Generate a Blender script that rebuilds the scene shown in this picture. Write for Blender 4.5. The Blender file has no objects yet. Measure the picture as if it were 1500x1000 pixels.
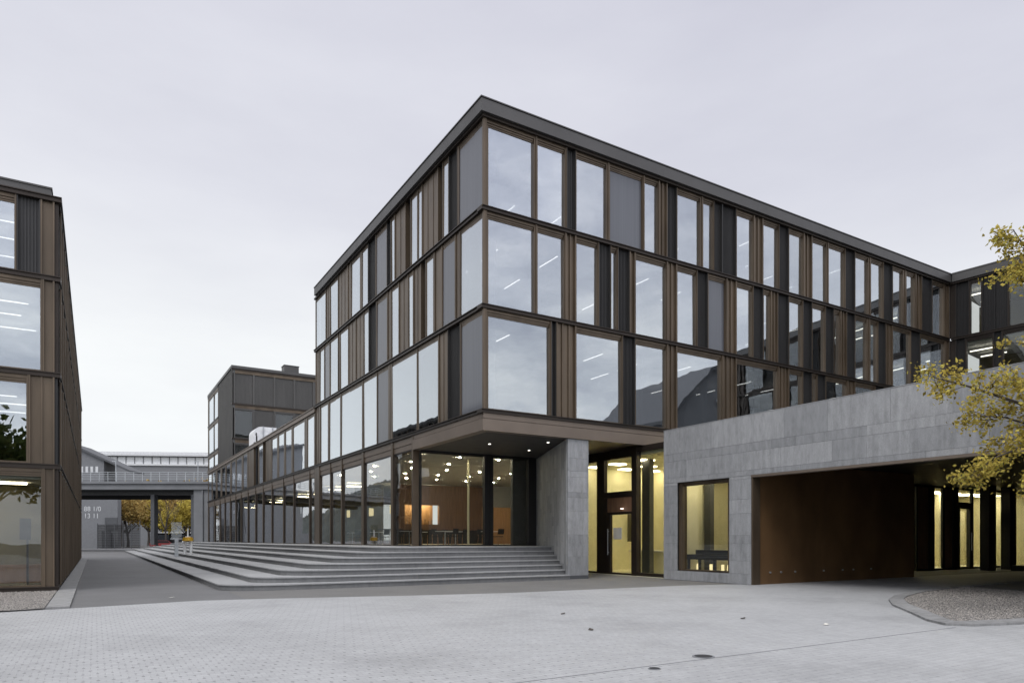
import bpy, bmesh, math, random
from mathutils import Vector
R = random.Random(7)
rad = math.radians
sc = bpy.context.scene
col = sc.collection
# World frame: the corner of the main building is the origin, +X runs along its right
# front, +Y along its left front. The camera stands on the plaza at eye height.
CAM = (-12.5, -22.7, 1.6); YAW = 31.18
CR = (0.8556, -0.51765); CF = (0.51765, 0.8556)
def view(xc, yc, z=0.0):                      # metres to the right of / ahead of the camera
    return Vector((CAM[0] + CR[0]*xc + CF[0]*yc, CAM[1] + CR[1]*xc + CF[1]*yc, z))

# ------------------------------------------------------------------ materials
def new_mat(name):
    m = bpy.data.materials.new(name); m.use_nodes = True
    nt = m.node_tree; nt.nodes.clear()
    out = nt.nodes.new('ShaderNodeOutputMaterial')
    return m, nt, out
def N(nt, t, **kw):
    n = nt.nodes.new(t)
    for k, v in kw.items():
        if k in n.inputs: n.inputs[k].default_value = v
        else: setattr(n, k, v)
    return n
def L(nt, a, b): nt.links.new(a, b)
def ramp(nt, fac, stops):
    r = N(nt, 'ShaderNodeValToRGB'); L(nt, fac, r.inputs[0])
    e = r.color_ramp.elements
    while len(e) < len(stops): e.new(0.5)
    for q, (p, c) in zip(e, stops):
        q.position = p; q.color = (c[0], c[1], c[2], 1) if len(c) < 4 else c
    return r.outputs[0]
def scaled(nt, s):
    g = N(nt, 'ShaderNodeNewGeometry'); mp = N(nt, 'ShaderNodeMapping')
    mp.inputs['Scale'].default_value = s; L(nt, g.outputs['Position'], mp.inputs[0]); return mp.outputs[0]
def noise(nt, vec, scale, detail=4, rough=0.55):
    n = N(nt, 'ShaderNodeTexNoise'); n.inputs['Scale'].default_value = scale
    n.inputs['Detail'].default_value = detail; n.inputs['Roughness'].default_value = rough
    L(nt, vec, n.inputs['Vector']); return n.outputs[0]
def mul(nt, a, b):
    m = N(nt, 'ShaderNodeMix', data_type='RGBA', blend_type='MULTIPLY'); m.inputs[0].default_value = 1
    L(nt, a, m.inputs[6]); L(nt, b, m.inputs[7]); return m.outputs[2]
def surface(name, c, rough=0.6, metal=0.0, var=0.12, nscale=3.0, stretch=(1, 1, 1), bump=0.0, bscale=60.0,
            island=0.0, coat=0.0, spec=0.5):
    m, nt, out = new_mat(name)
    p = N(nt, 'ShaderNodeBsdfPrincipled'); L(nt, p.outputs[0], out.inputs[0])
    p.inputs['Roughness'].default_value = rough; p.inputs['Metallic'].default_value = metal
    p.inputs['Specular IOR Level'].default_value = spec
    p.inputs['Coat Weight'].default_value = coat; p.inputs['Coat Roughness'].default_value = 0.08
    v = scaled(nt, stretch); n1 = noise(nt, v, nscale, 6)
    lo = [x*(1-var) for x in c]; hi = [x*(1+var) for x in c]
    cc = ramp(nt, n1, [(0.3, lo), (0.7, hi)])
    if island:
        g = N(nt, 'ShaderNodeNewGeometry')
        cc = mul(nt, cc, ramp(nt, g.outputs['Random Per Island'], [(0, (1-island,)*3), (1, (1,)*3)]))
    L(nt, cc, p.inputs['Base Color'])
    mr = N(nt, 'ShaderNodeMapRange'); L(nt, noise(nt, v, nscale*3.7, 3), mr.inputs[0])
    mr.inputs[3].default_value = max(0.02, rough-0.08); mr.inputs[4].default_value = min(1, rough+0.08)
    L(nt, mr.outputs[0], p.inputs['Roughness'])
    if bump:
        b = N(nt, 'ShaderNodeBump'); b.inputs['Strength'].default_value = bump; b.inputs['Distance'].default_value = 0.01
        L(nt, noise(nt, scaled(nt, (1, 1, 1)), bscale, 4), b.inputs['Height']); L(nt, b.outputs[0], p.inputs['Normal'])
    return m
def glass(name, r0, tint, gl=(0.93, 0.95, 1.0), power=3.0, wob=0.005):
    m, nt, out = new_mat(name)
    lw = N(nt, 'ShaderNodeLayerWeight'); lw.inputs[0].default_value = 0.5
    pw = N(nt, 'ShaderNodeMath', operation='POWER'); L(nt, lw.outputs['Facing'], pw.inputs[0]); pw.inputs[1].default_value = power
    mr = N(nt, 'ShaderNodeMapRange'); L(nt, pw.outputs[0], mr.inputs[0]); mr.inputs[3].default_value = r0; mr.inputs[4].default_value = 0.98
    oi = N(nt, 'ShaderNodeObjectInfo'); rv = N(nt, 'ShaderNodeMapRange'); L(nt, oi.outputs['Random'], rv.inputs[0]); rv.inputs[3].default_value = r0*0.82; rv.inputs[4].default_value = r0*1.15; L(nt, rv.outputs[0], mr.inputs[3])
    t = N(nt, 'ShaderNodeBsdfTransparent'); t.inputs[0].default_value = (*tint, 1)
    g = N(nt, 'ShaderNodeBsdfGlossy'); g.inputs['Color'].default_value = (*gl, 1); g.inputs['Roughness'].default_value = 0.0
    b = N(nt, 'ShaderNodeBump'); b.inputs['Strength'].default_value = 1.0; b.inputs['Distance'].default_value = wob
    L(nt, noise(nt, scaled(nt, (1, 1, 1)), 0.55, 2), b.inputs['Height']); L(nt, b.outputs[0], g.inputs['Normal'])
    mx = N(nt, 'ShaderNodeMixShader'); L(nt, mr.outputs[0], mx.inputs[0]); L(nt, t.outputs[0], mx.inputs[1]); L(nt, g.outputs[0], mx.inputs[2])
    L(nt, mx.outputs[0], out.inputs[0]); return m
def emit(name, c, s):
    m, nt, out = new_mat(name); e = N(nt, 'ShaderNodeEmission'); e.inputs[0].default_value = (*c, 1); e.inputs[1].default_value = s
    L(nt, e.outputs[0], out.inputs[0]); return m
def stone_mat(name, lo, hi, bump=0.25, k=1.0):
    m, nt, out = new_mat(name)
    p = N(nt, 'ShaderNodeBsdfPrincipled'); L(nt, p.outputs[0], out.inputs[0]); p.inputs['Roughness'].default_value = 0.72
    g = N(nt, 'ShaderNodeNewGeometry')
    base = ramp(nt, g.outputs['Random Per Island'], [(0, lo), (0.5, [(a+b)/2 for a, b in zip(lo, hi)]), (1, hi)])
    # each slab takes its own patch of the vein pattern
    av = N(nt, 'ShaderNodeVectorMath', operation='ADD'); sc3 = N(nt, 'ShaderNodeVectorMath', operation='SCALE')
    cmb = N(nt, 'ShaderNodeCombineXYZ')
    for i in range(3): L(nt, g.outputs['Random Per Island'], cmb.inputs[i])
    L(nt, cmb.outputs[0], sc3.inputs[0]); sc3.inputs['Scale'].default_value = 37.0
    L(nt, g.outputs['Position'], av.inputs[0]); L(nt, sc3.outputs[0], av.inputs[1])
    mp = N(nt, 'ShaderNodeMapping'); mp.inputs['Scale'].default_value = (2.2, 2.2, 0.7); L(nt, av.outputs[0], mp.inputs[0])
    veins = ramp(nt, noise(nt, mp.outputs[0], 2.6, 8, 0.68), [(0.25, (1-0.38*k,)*3), (0.5, (1.0,)*3), (0.78, (1+0.26*k,)*3)])
    grain = ramp(nt, noise(nt, av.outputs[0], 45, 3), [(0.3, (0.86,)*3), (0.7, (1.1,)*3)])
    streak = N(nt, 'ShaderNodeMapping'); streak.inputs['Scale'].default_value = (3.0, 3.0, 0.12); L(nt, g.outputs['Position'], streak.inputs[0])
    wet = ramp(nt, noise(nt, streak.outputs[0], 1.6, 5), [(0.3, (1-0.16*k,)*3), (0.6, (1+0.04*k,)*3)])
    L(nt, mul(nt, mul(nt, mul(nt, base, veins), grain), wet), p.inputs['Base Color'])
    b = N(nt, 'ShaderNodeBump'); b.inputs['Strength'].default_value = bump; b.inputs['Distance'].default_value = 0.006
    L(nt, noise(nt, av.outputs[0], 30, 5), b.inputs['Height']); L(nt, b.outputs[0], p.inputs['Normal'])
    return m

M = {}
M['bronze'] = surface('bronze_metal', (0.108, 0.081, 0.056), 0.38, 0.5, 0.28, 1.2, (1, 1, 0.25))
M['bronze_pale'] = surface('pale_bronze_metal', (0.175, 0.140, 0.112), 0.45, 0.45, 0.10, 0.8)
M['bronze_dark'] = surface('dark_bronze_metal', (0.034, 0.026, 0.021), 0.4, 0.55, 0.15, 1.0)
M['panel'] = surface('ribbed_dark_panel', (0.036, 0.035, 0.035), 0.5, 0.45, 0.12, 0.8, (1, 1, 0.2))
M['panel_black'] = surface('ribbed_black_panel', (0.017, 0.016, 0.016), 0.5, 0.4, 0.12, 0.8, (1, 1, 0.2))
M['fascia'] = surface('roof_edge_metal', (0.080, 0.077, 0.075), 0.45, 0.5, 0.10, 0.5)
M['black'] = surface('black_metal', (0.012, 0.012, 0.013), 0.5, 0.2, 0.2, 1.0)
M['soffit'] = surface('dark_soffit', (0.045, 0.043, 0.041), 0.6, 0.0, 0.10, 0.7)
M['blind'] = surface('woven_grey_blind', (0.082, 0.087, 0.102), 0.5, 0.0, 0.10, 1.0, (12, 12, 0.15), coat=0.6)
M['glass'] = glass('coated_glass', 0.345, (0.62, 0.64, 0.66), (0.91, 0.955, 1.0), 2.0)
M['glass_low'] = glass('clear_glass', 0.058, (0.84, 0.85, 0.82))
M['plaster'] = surface('white_plaster', (0.55, 0.55, 0.53), 0.8)
M['slab'] = surface('grey_floor', (0.22, 0.22, 0.21), 0.7)
M['wall_in'] = surface('office_wall', (0.34, 0.34, 0.33), 0.8, var=0.2, nscale=0.4)
M['cream'] = surface('cream_wall', (0.78, 0.74, 0.53), 0.75, var=0.06)
M['wood'] = surface('reddish_wood', (0.19, 0.105, 0.062), 0.45, 0, 0.25, 2.0, (6, 6, 0.4))
M['wood_light'] = surface('orange_wood', (0.32, 0.17, 0.075), 0.5, 0, 0.2, 2.0, (6, 6, 0.4))
M['corten'] = surface('brown_steel', (0.14, 0.080, 0.038), 0.42, 0.3, 0.30, 0.7, (1, 1, 0.6))
M['stone'] = stone_mat('grey_gneiss', (0.215, 0.22, 0.228), (0.30, 0.304, 0.311), 0.25, 0.8)
M['stone_back'] = surface('joint_grey', (0.11, 0.11, 0.11), 0.9)
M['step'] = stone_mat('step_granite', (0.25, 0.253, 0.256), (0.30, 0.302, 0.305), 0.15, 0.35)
M['riser'] = stone_mat('shaded_riser', (0.125, 0.127, 0.13), (0.165, 0.167, 0.17), 0.15, 0.5)  # same granite as the treads, darkened to paint shade onto the risers
M['concrete'] = surface('bridge_concrete', (0.17, 0.175, 0.185), 0.8, 0, 0.12, 0.5, bump=0.1, bscale=8)
M['dark_paint'] = surface('dark_grey_paint', (0.07, 0.073, 0.08), 0.6)
M['steel'] = surface('galvanised_steel', (0.42, 0.44, 0.46), 0.4, 0.7)
M['white_paint'] = surface('white_paint', (0.72, 0.73, 0.74), 0.45)
M['yellow'] = surface('yellow_paint', (0.55, 0.33, 0.03), 0.45)
M['red'] = surface('dark_red_paint', (0.25, 0.03, 0.03), 0.35, coat=0.6)
M['rubber'] = surface('rubber', (0.02, 0.02, 0.02), 0.8)
M['bark'] = surface('bark', (0.055, 0.045, 0.038), 0.9, 0, 0.35, 6, (1, 1, 0.3), bump=0.6, bscale=25)
M['lamp_white'] = emit('white_lamp', (1.0, 0.95, 0.85), 3.0)
M['lamp_warm'] = emit('warm_lamp', (1.0, 0.88, 0.64), 850.0)
M['lamp_panel'] = emit('warm_light_panel', (1.0, 0.87, 0.58), 17.0)
M['lamp_dim'] = emit('warm_glow_panel', (1.0, 0.82, 0.45), 1.6)
M['olive'] = surface('olive_wall', (0.125, 0.11, 0.062), 0.8, var=0.25, nscale=0.6)
M['hall_floor'] = surface('pale_hall_floor', (0.36, 0.31, 0.24), 0.45)
M['tower_panel'] = surface('brown_grey_ribbed_panel', (0.088, 0.085, 0.081), 0.5, 0.35, 0.12, 0.8, (1, 1, 0.2))
M['paper'] = surface('paper', (0.62, 0.60, 0.55), 0.9)
M['screen'] = surface('black_fabric', (0.018, 0.018, 0.02), 0.85)
M['far_grey'] = surface('far_grey_cladding', (0.16, 0.165, 0.175), 0.7, var=0.08)
M['far_light'] = surface('far_light_roof', (0.55, 0.56, 0.57), 0.6)
M['kerb'] = stone_mat('kerb_granite', (0.19, 0.19, 0.19), (0.25, 0.25, 0.25))
def leaf_mat(name, stops):
    m, nt, out = new_mat(name)
    g = N(nt, 'ShaderNodeNewGeometry'); c = ramp(nt, g.outputs['Random Per Island'], stops)
    d = N(nt, 'ShaderNodeBsdfDiffuse'); t = N(nt, 'ShaderNodeBsdfTranslucent'); L(nt, c, d.inputs[0]); L(nt, c, t.inputs[0])
    mx = N(nt, 'ShaderNodeMixShader'); mx.inputs[0].default_value = 0.35
    L(nt, d.outputs[0], mx.inputs[1]); L(nt, t.outputs[0], mx.inputs[2]); L(nt, mx.outputs[0], out.inputs[0]); return m
M['leaf'] = leaf_mat('ochre_leaves', [(0, (0.15, 0.12, 0.03)), (0.3, (0.40, 0.31, 0.07)), (0.7, (0.56, 0.45, 0.11)), (1, (0.34, 0.33, 0.08))])
M['leaf_far'] = leaf_mat('golden_leaves', [(0, (0.24, 0.19, 0.05)), (0.5, (0.48, 0.38, 0.08)), (1, (0.58, 0.48, 0.12))])
M['leaf_rust'] = leaf_mat('rust_leaves', [(0, (0.22, 0.15, 0.06)), (0.5, (0.42, 0.29, 0.10)), (1, (0.46, 0.36, 0.15))])
M['leaf_green'] = leaf_mat('green_leaves', [(0, (0.03, 0.045, 0.012)), (0.6, (0.07, 0.09, 0.025)), (1, (0.11, 0.11, 0.03))])

def paving_mat():
    m, nt, out = new_mat('pale_setts')
    p = N(nt, 'ShaderNodeBsdfPrincipled'); L(nt, p.outputs[0], out.inputs[0]); p.inputs['Roughness'].default_value = 0.62
    g = N(nt, 'ShaderNodeNewGeometry')
    wob = N(nt, 'ShaderNodeVectorMath', operation='SCALE'); wob.inputs['Scale'].default_value = 0.035
    nz = N(nt, 'ShaderNodeTexNoise'); nz.inputs['Scale'].default_value = 1.3; L(nt, g.outputs['Position'], nz.inputs['Vector'])
    L(nt, nz.outputs['Color'], wob.inputs[0])
    av = N(nt, 'ShaderNodeVectorMath', operation='ADD'); L(nt, g.outputs['Position'], av.inputs[0]); L(nt, wob.outputs[0], av.inputs[1])
    mp = N(nt, 'ShaderNodeMapping'); mp.inputs['Rotation'].default_value = (0, 0, 0); L(nt, av.outputs[0], mp.inputs[0])
    br = N(nt, 'ShaderNodeTexBrick'); L(nt, mp.outputs[0], br.inputs['Vector'])
    br.inputs['Scale'].default_value = 1; br.inputs['Brick Width'].default_value = 0.15; br.inputs['Row Height'].default_value = 0.12
    br.inputs['Mortar Size'].default_value = 0.006; br.inputs['Mortar Smooth'].default_value = 0.6; br.inputs['Bias'].default_value = 0.0
    br.inputs['Color1'].default_value = (0.315, 0.319, 0.325, 1); br.inputs['Color2'].default_value = (0.35, 0.354, 0.36, 1)
    br.inputs['Mortar'].default_value = (0.255, 0.258, 0.262, 1)
    # small dark holes where joints cross
    sx = N(nt, 'ShaderNodeSeparateXYZ'); L(nt, mp.outputs[0], sx.inputs[0])
    row = N(nt, 'ShaderNodeMath', operation='DIVIDE'); L(nt, sx.outputs[1], row.inputs[0]); row.inputs[1].default_value = 0.24
    fl = N(nt, 'ShaderNodeMath', operation='FLOOR'); L(nt, row.outputs[0], fl.inputs[0])
    half = N(nt, 'ShaderNodeMath', operation='MULTIPLY'); L(nt, fl.outputs[0], half.inputs[0]); half.inputs[1].default_value = 0.5
    cx = N(nt, 'ShaderNodeMath', operation='DIVIDE'); L(nt, sx.outputs[0], cx.inputs[0]); cx.inputs[1].default_value = 0.15
    ad = N(nt, 'ShaderNodeMath', operation='ADD'); L(nt, cx.outputs[0], ad.inputs[0]); L(nt, half.outputs[0], ad.inputs[1])
    def fr(o, k):
        f = N(nt, 'ShaderNodeMath', operation='FRACT'); L(nt, o, f.inputs[0])
        s = N(nt, 'ShaderNodeMath', operation='SUBTRACT'); L(nt, f.outputs[0], s.inputs[0]); s.inputs[1].default_value = 0.5
        q = N(nt, 'ShaderNodeMath', operation='MULTIPLY'); L(nt, s.outputs[0], q.inputs[0]); q.inputs[1].default_value = k
        a = N(nt, 'ShaderNodeMath', operation='POWER'); L(nt, q.outputs[0], a.inputs[0]); a.inputs[1].default_value = 2; return a.outputs[0]
    dd = N(nt, 'ShaderNodeMath', operation='ADD'); L(nt, fr(ad.outputs[0], 0.15), dd.inputs[0]); L(nt, fr(row.outputs[0], 0.15), dd.inputs[1])
    # the left of the plaza has wider, emptier joints than the trafficked right
    msk = N(nt, 'ShaderNodeMapRange'); L(nt, sx.outputs[0], msk.inputs[0]); msk.inputs[1].default_value = -12.0; msk.inputs[2].default_value = -3.0
    msk.inputs[3].default_value = 0.00042; msk.inputs[4].default_value = 0.00008
    nd = N(nt, 'ShaderNodeMath', operation='MULTIPLY'); L(nt, msk.outputs[0], nd.inputs[0])
    nn = N(nt, 'ShaderNodeMapRange'); L(nt, noise(nt, g.outputs['Position'], 2.3, 3), nn.inputs[0]); nn.inputs[1].default_value = 0.3; nn.inputs[2].default_value = 0.6; nn.inputs[3].default_value = 0.1; nn.inputs[4].default_value = 1.2
    L(nt, nn.outputs[0], nd.inputs[1])
    lt = N(nt, 'ShaderNodeMath', operation='LESS_THAN'); L(nt, dd.outputs[0], lt.inputs[0]); L(nt, nd.outputs[0], lt.inputs[1])
    big = ramp(nt, noise(nt, scaled(nt, (1, 1, 1)), 0.33, 8, 0.68), [(0.32, (0.80,)*3), (0.5, (1.0,)*3), (0.7, (1.10,)*3)])
    fine = ramp(nt, noise(nt, scaled(nt, (0.5, 3.5, 1)), 4.5, 6, 0.65), [(0.3, (0.90,)*3), (0.7, (1.06,)*3)])
    grit = ramp(nt, noise(nt, scaled(nt, (1, 1, 1)), 90, 2), [(0.3, (0.88,)*3), (0.7, (1.08,)*3)])
    c = mul(nt, mul(nt, mul(nt, br.outputs['Color'], big), fine), grit)
    mx = N(nt, 'ShaderNodeMix', data_type='RGBA'); L(nt, lt.outputs[0], mx.inputs[0]); L(nt, c, mx.inputs[6]); mx.inputs[7].default_value = (0.17, 0.17, 0.172, 1)
    L(nt, mx.outputs[2], p.inputs['Base Color'])
    b = N(nt, 'ShaderNodeBump'); b.inputs['Strength'].default_value = 0.35; b.inputs['Distance'].default_value = 0.006; b.invert = True
    L(nt, br.outputs['Fac'], b.inputs['Height'])
    b2 = N(nt, 'ShaderNodeBump'); b2.inputs['Strength'].default_value = 0.3; b2.inputs['Distance'].default_value = 0.02
    L(nt, noise(nt, scaled(nt, (1, 2, 1)), 3.0, 5), b2.inputs['Height']); L(nt, b.outputs[0], b2.inputs['Normal'])
    L(nt, b2.outputs[0], p.inputs['Normal']); return m
M['paving'] = paving_mat()
def asphalt_mat(name, c):
    m, nt, out = new_mat(name)
    p = N(nt, 'ShaderNodeBsdfPrincipled'); L(nt, p.outputs[0], out.inputs[0]); p.inputs['Roughness'].default_value = 0.75
    big = ramp(nt, noise(nt, scaled(nt, (1, 1, 1)), 0.5, 6, 0.65), [(0.3, [x*0.86 for x in c]), (0.7, [x*1.12 for x in c])])
    grit = ramp(nt, noise(nt, scaled(nt, (1, 1, 1)), 140, 2), [(0.35, (0.72,)*3), (0.7, (1.25,)*3)])
    L(nt, mul(nt, big, grit), p.inputs['Base Color'])
    b = N(nt, 'ShaderNodeBump'); b.inputs['Strength'].default_value = 0.4; b.inputs['Distance'].default_value = 0.004
    L(nt, noise(nt, scaled(nt, (1, 1, 1)), 160, 2), b.inputs['Height']); L(nt, b.outputs[0], p.inputs['Normal']); return m
M['asphalt'] = asphalt_mat('asphalt', (0.122, 0.122, 0.124))
M['asphalt_warm'] = asphalt_mat('asphalt_strip', (0.135, 0.132, 0.128))
M['pebble'] = surface('mixed_pebbles', (0.33, 0.305, 0.28), 0.8, 0, 0.1, 5, island=0.65)
M['hill'] = surface('forest_hill', (0.055, 0.065, 0.06), 0.95, 0, 0.4, 0.03)

# ------------------------------------------------------------------ geometry helpers
class Fac:                                    # a wall line: s along it, d outwards, z up
    def __init__(self, o, t, n): self.o, self.t, self.n = o, t, n
    def p(self, s, d, z): return (self.o[0]+self.t[0]*s+self.n[0]*d, self.o[1]+self.t[1]*s+self.n[1]*d, z)
class MB:
    def __init__(self): self.v = []; self.f = []
    def add(self, vs, fs):
        b = len(self.v); self.v += [tuple(x) for x in vs]; self.f += [tuple(b+i for i in f) for f in fs]; return self
    def hexa(self, p):
        return self.add(p, [(0, 1, 2, 3), (7, 6, 5, 4), (0, 4, 5, 1), (1, 5, 6, 2), (2, 6, 7, 3), (3, 7, 4, 0)])
    def box(self, x0, x1, y0, y1, z0, z1):
        return self.hexa([(x0, y0, z0), (x1, y0, z0), (x1, y1, z0), (x0, y1, z0), (x0, y0, z1), (x1, y0, z1), (x1, y1, z1), (x0, y1, z1)])
    def fbox(self, F, s0, s1, d0, d1, z0, z1):
        return self.hexa([F.p(s0, d0, z0), F.p(s1, d0, z0), F.p(s1, d1, z0), F.p(s0, d1, z0), F.p(s0, d0, z1), F.p(s1, d0, z1), F.p(s1, d1, z1), F.p(s0, d1, z1)])
    def prism(self, poly, z0, z1):
        n = len(poly); vs = [(x, y, z0) for x, y in poly] + [(x, y, z1) for x, y in poly]
        return self.add(vs, [tuple(range(n))[::-1], tuple(range(n, 2*n))] + [(i, (i+1) % n, n+(i+1) % n, n+i) for i in range(n)])
    def tube(self, pts, rs, n=8):
        pts = [Vector(p) for p in pts]; b = len(self.v)
        for i, p in enumerate(pts):
            d = (pts[min(i+1, len(pts)-1)] - pts[max(i-1, 0)]).normalized()
            a = d.cross(Vector((0, 0, 1)) if abs(d.z) < 0.9 else Vector((1, 0, 0))).normalized(); c = d.cross(a)
            for k in range(n):
                w = 2*math.pi*k/n; self.v.append(tuple(p + (a*math.cos(w) + c*math.sin(w))*rs[i]))
        for i in range(len(pts)-1):
            for k in range(n):
                self.f.append((b+i*n+k, b+i*n+(k+1) % n, b+(i+1)*n+(k+1) % n, b+(i+1)*n+k))
        self.f.append(tuple(b+k for k in range(n))[::-1]); self.f.append(tuple(b+(len(pts)-1)*n+k for k in range(n))); return self
    def cyl(self, x, y, z0, z1, r, n=20, r1=None): return self.tube([(x, y, z0), (x, y, z1)], [r, r if r1 is None else r1], n)
    def build(self, name, mat, parent=None, local=False, recalc=True, smooth=False):
        me = bpy.data.meshes.new(name)
        o3 = (0, 0, 0) if (local or parent is None) else ORG.get(parent.name, (0, 0, 0))
        me.from_pydata([(a-o3[0], b-o3[1], c-o3[2]) for a, b, c in self.v], [], self.f); me.update()
        if recalc:
            bm = bmesh.new(); bm.from_mesh(me); bmesh.ops.recalc_face_normals(bm, faces=bm.faces); bm.to_mesh(me); bm.free()
        if smooth:
            for p in me.polygons: p.use_smooth = True
        ms = mat if isinstance(mat, (list, tuple)) else [mat]
        for m in ms: me.materials.append(m)
        o = bpy.data.objects.new(name, me); col.objects.link(o)
        if parent is not None:
            o.parent = parent; ORG[o.name] = o3
        return o
ORG = {}
def tag(o, label=None, cat=None, group=None, kind=None):
    for k, v in (('label', label), ('category', cat), ('group', group), ('kind', kind)):
        if v: o[k] = v
    return o
def thing(name, label, cat, loc=(0, 0, 0), rz=0, group=None):
    o = bpy.data.objects.new(name, None); col.objects.link(o); o.location = loc; o.rotation_euler = (0, 0, rz)
    o.empty_display_size = 0.3; ORG[o.name] = tuple(loc) if not rz else (0, 0, 0)
    return tag(o, label, cat, group)
def struct(name, mb, mat): return tag(mb.build(name, mat), kind='structure')
def dup(root, loc, rz, label, group=None):
    r = root.copy(); col.objects.link(r); r.location = loc; r.rotation_euler = (0, 0, rz); r['label'] = label
    if group: r['group'] = group
    for ch in list(root.children):
        c = ch.copy(); col.objects.link(c); c.parent = r
        for g in ch.children:
            d = g.copy(); col.objects.link(d); d.parent = c
    return r
def flat(poly, z):
    m = MB(); m.add([(x, y, z) for x, y in poly], [tuple(range(len(poly)))]); return m

# ------------------------------------------------------------------ facade bays
def slots(F, table, z0, z1, parent, s_lo, s_hi, bronze='bronze', pane='glass', head=0.24, dp=0.11, fin=0.04, dmat='panel'):
    t = sorted(table, key=lambda r: r[1]); edges = [s_lo]
    for a, b in zip(t, t[1:]): edges.append((a[2]+b[1])/2)
    edges.append(s_hi)
    for (k, a, b), e0, e1 in zip(t, edges, edges[1:]):
        g = 0.0015
        e0 += g; e1 -= g
        if k in 'WS':
            a = max(a, e0+0.035)+0.02; b = min(b, e1-0.035)-0.02
            m = MB()
            m.fbox(F, e0, a, -0.24, 0.0, z0, z1).fbox(F, b, e1, -0.24, 0.0, z0, z1)
            m.fbox(F, e0+0.004, e0+0.026, 0.001, fin, z0, z1)
            m.fbox(F, e1-0.026, e1-0.004, 0.001, fin, z0, z1)
            m.fbox(F, a+0.001, b-0.001, -0.24, -0.015, z1-head*0.45, z1)
            m.fbox(F, a+0.001, b-0.001, -0.24, -0.015-dp*0.35, z1-head*0.75, z1-head*0.45-0.002)
            m.fbox(F, a+0.001, b-0.001, -0.24, -0.015-dp*0.6, z1-head, z1-head*0.75-0.002)
            m.fbox(F, a+0.001, b-0.001, -0.24, -dp*0.4, z0, z0+0.055)
            w = m.build('window', M[bronze], parent)
            ty = R.uniform(-1, 1)*0.006; tz = R.uniform(-1, 1)*0.004
            q = MB(); zz0, zz1 = z0+0.03, z1-head+0.03
            def P(s, z, o): return F.p(s, -dp-0.012+o+(s-(a+b)/2)*ty+(z-(zz0+zz1)/2)*tz, z)
            q.hexa([P(a-.02, zz0, 0), P(b+.02, zz0, 0), P(b+.02, zz0, .012), P(a-.02, zz0, .012), P(a-.02, zz1, 0), P(b+.02, zz1, 0), P(b+.02, zz1, .012), P(a-.02, zz1, .012)])
            if k == 'W': q.build('pane', M[pane], w)
            else: q.build('blind', M['blind'], w)
        elif k == 'D':
            m = MB(); m.fbox(F, e0, e1, -0.26, -0.12, z0, z1)
            n = max(2, int((e1-e0)/0.075)); st = (e1-e0)/n
            for i in range(n):
                m.fbox(F, e0+st*(i+0.3), e0+st*(i+0.72), -0.119, -0.085, z0, z1)
            m.fbox(F, e0, e0+0.03, -0.119, fin*0.4, z0, z1); m.fbox(F, e1-0.03, e1, -0.119, fin*0.4, z0, z1)
            m.build('cladding_panel', M[dmat], parent)
        elif k == 'K':
            m = MB(); m.fbox(F, e0, e1, -0.34, -0.28, z0, z1); m.fbox(F, e0, e0+0.04, -0.279, 0.0, z0, z1)
            m.build('cladding_panel', M['black'], parent)
        else:
            m = MB(); m.fbox(F, e0, e1, -0.26, -0.06 if fin > 0.03 else -0.03, z0, z1)
            n = max(1, round((e1-e0)/(0.30 if fin > 0.03 else 0.6))); st = (e1-e0)/n
            for i in range(n+1):
                c = min(max(e0+st*i, e0+0.022), e1-0.022)
                m.fbox(F, c-0.022, c+0.022, -0.059 if fin > 0.03 else -0.029, fin if i in (0, n) else (0.0 if fin > 0.03 else -0.012), z0, z1)
            m.build('cladding_panel', M[bronze], parent)
def ledge(F, s0, s1, z, parent, name='floor_edge', out=0.13):
    m = MB(); m.fbox(F, s0, s1, -0.30, out-0.05, z-0.085, z+0.03); m.fbox(F, s0, s1, -0.30, out, z+0.032, z+0.06)
    return m.build(name, M['bronze_dark'], parent)

# ------------------------------------------------------------------ main building
Z2, Z3, Z4, Z5, ZT = 6.45, 10.38, 14.06, 17.52, 18.08
FR = Fac((0, 0), (1, 0), (0, -1)); FL = Fac((0, 0), (0, 1), (-1, 0))
main = thing('office_building', 'bronze and glass office block with overhanging corner above the steps', 'building', (0, 0, 0))
R4 = [('W', 0.12, 2.27), ('W', 2.4, 3.75), ('D', 3.88, 4.26), ('W', 4.26, 5.89), ('S', 6.04, 7.89), ('W', 7.97, 8.81), ('B', 8.81, 9.3), ('D', 9.3, 9.88), ('W', 9.88, 11.39), ('W', 11.56, 12.23), ('D', 12.28, 12.7), ('D', 12.97, 13.77), ('W', 13.77, 15.03), ('B', 15.03, 15.68), ('W', 15.68, 16.91), ('D', 16.91, 17.65), ('W', 17.65, 18.85), ('B', 18.85, 19.52), ('W', 19.52, 20.79), ('W', 20.96, 22.41), ('D', 22.41, 23.27), ('W', 23.27, 24.55), ('W', 24.81, 26.01), ('D', 26.01, 26.9), ('W', 26.9, 28.02), ('W', 28.38, 29.32), ('B', 29.32, 29.99), ('D', 29.99, 31.13), ('W', 31.13, 32.54), ('B', 32.54, 33.1)]
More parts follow.
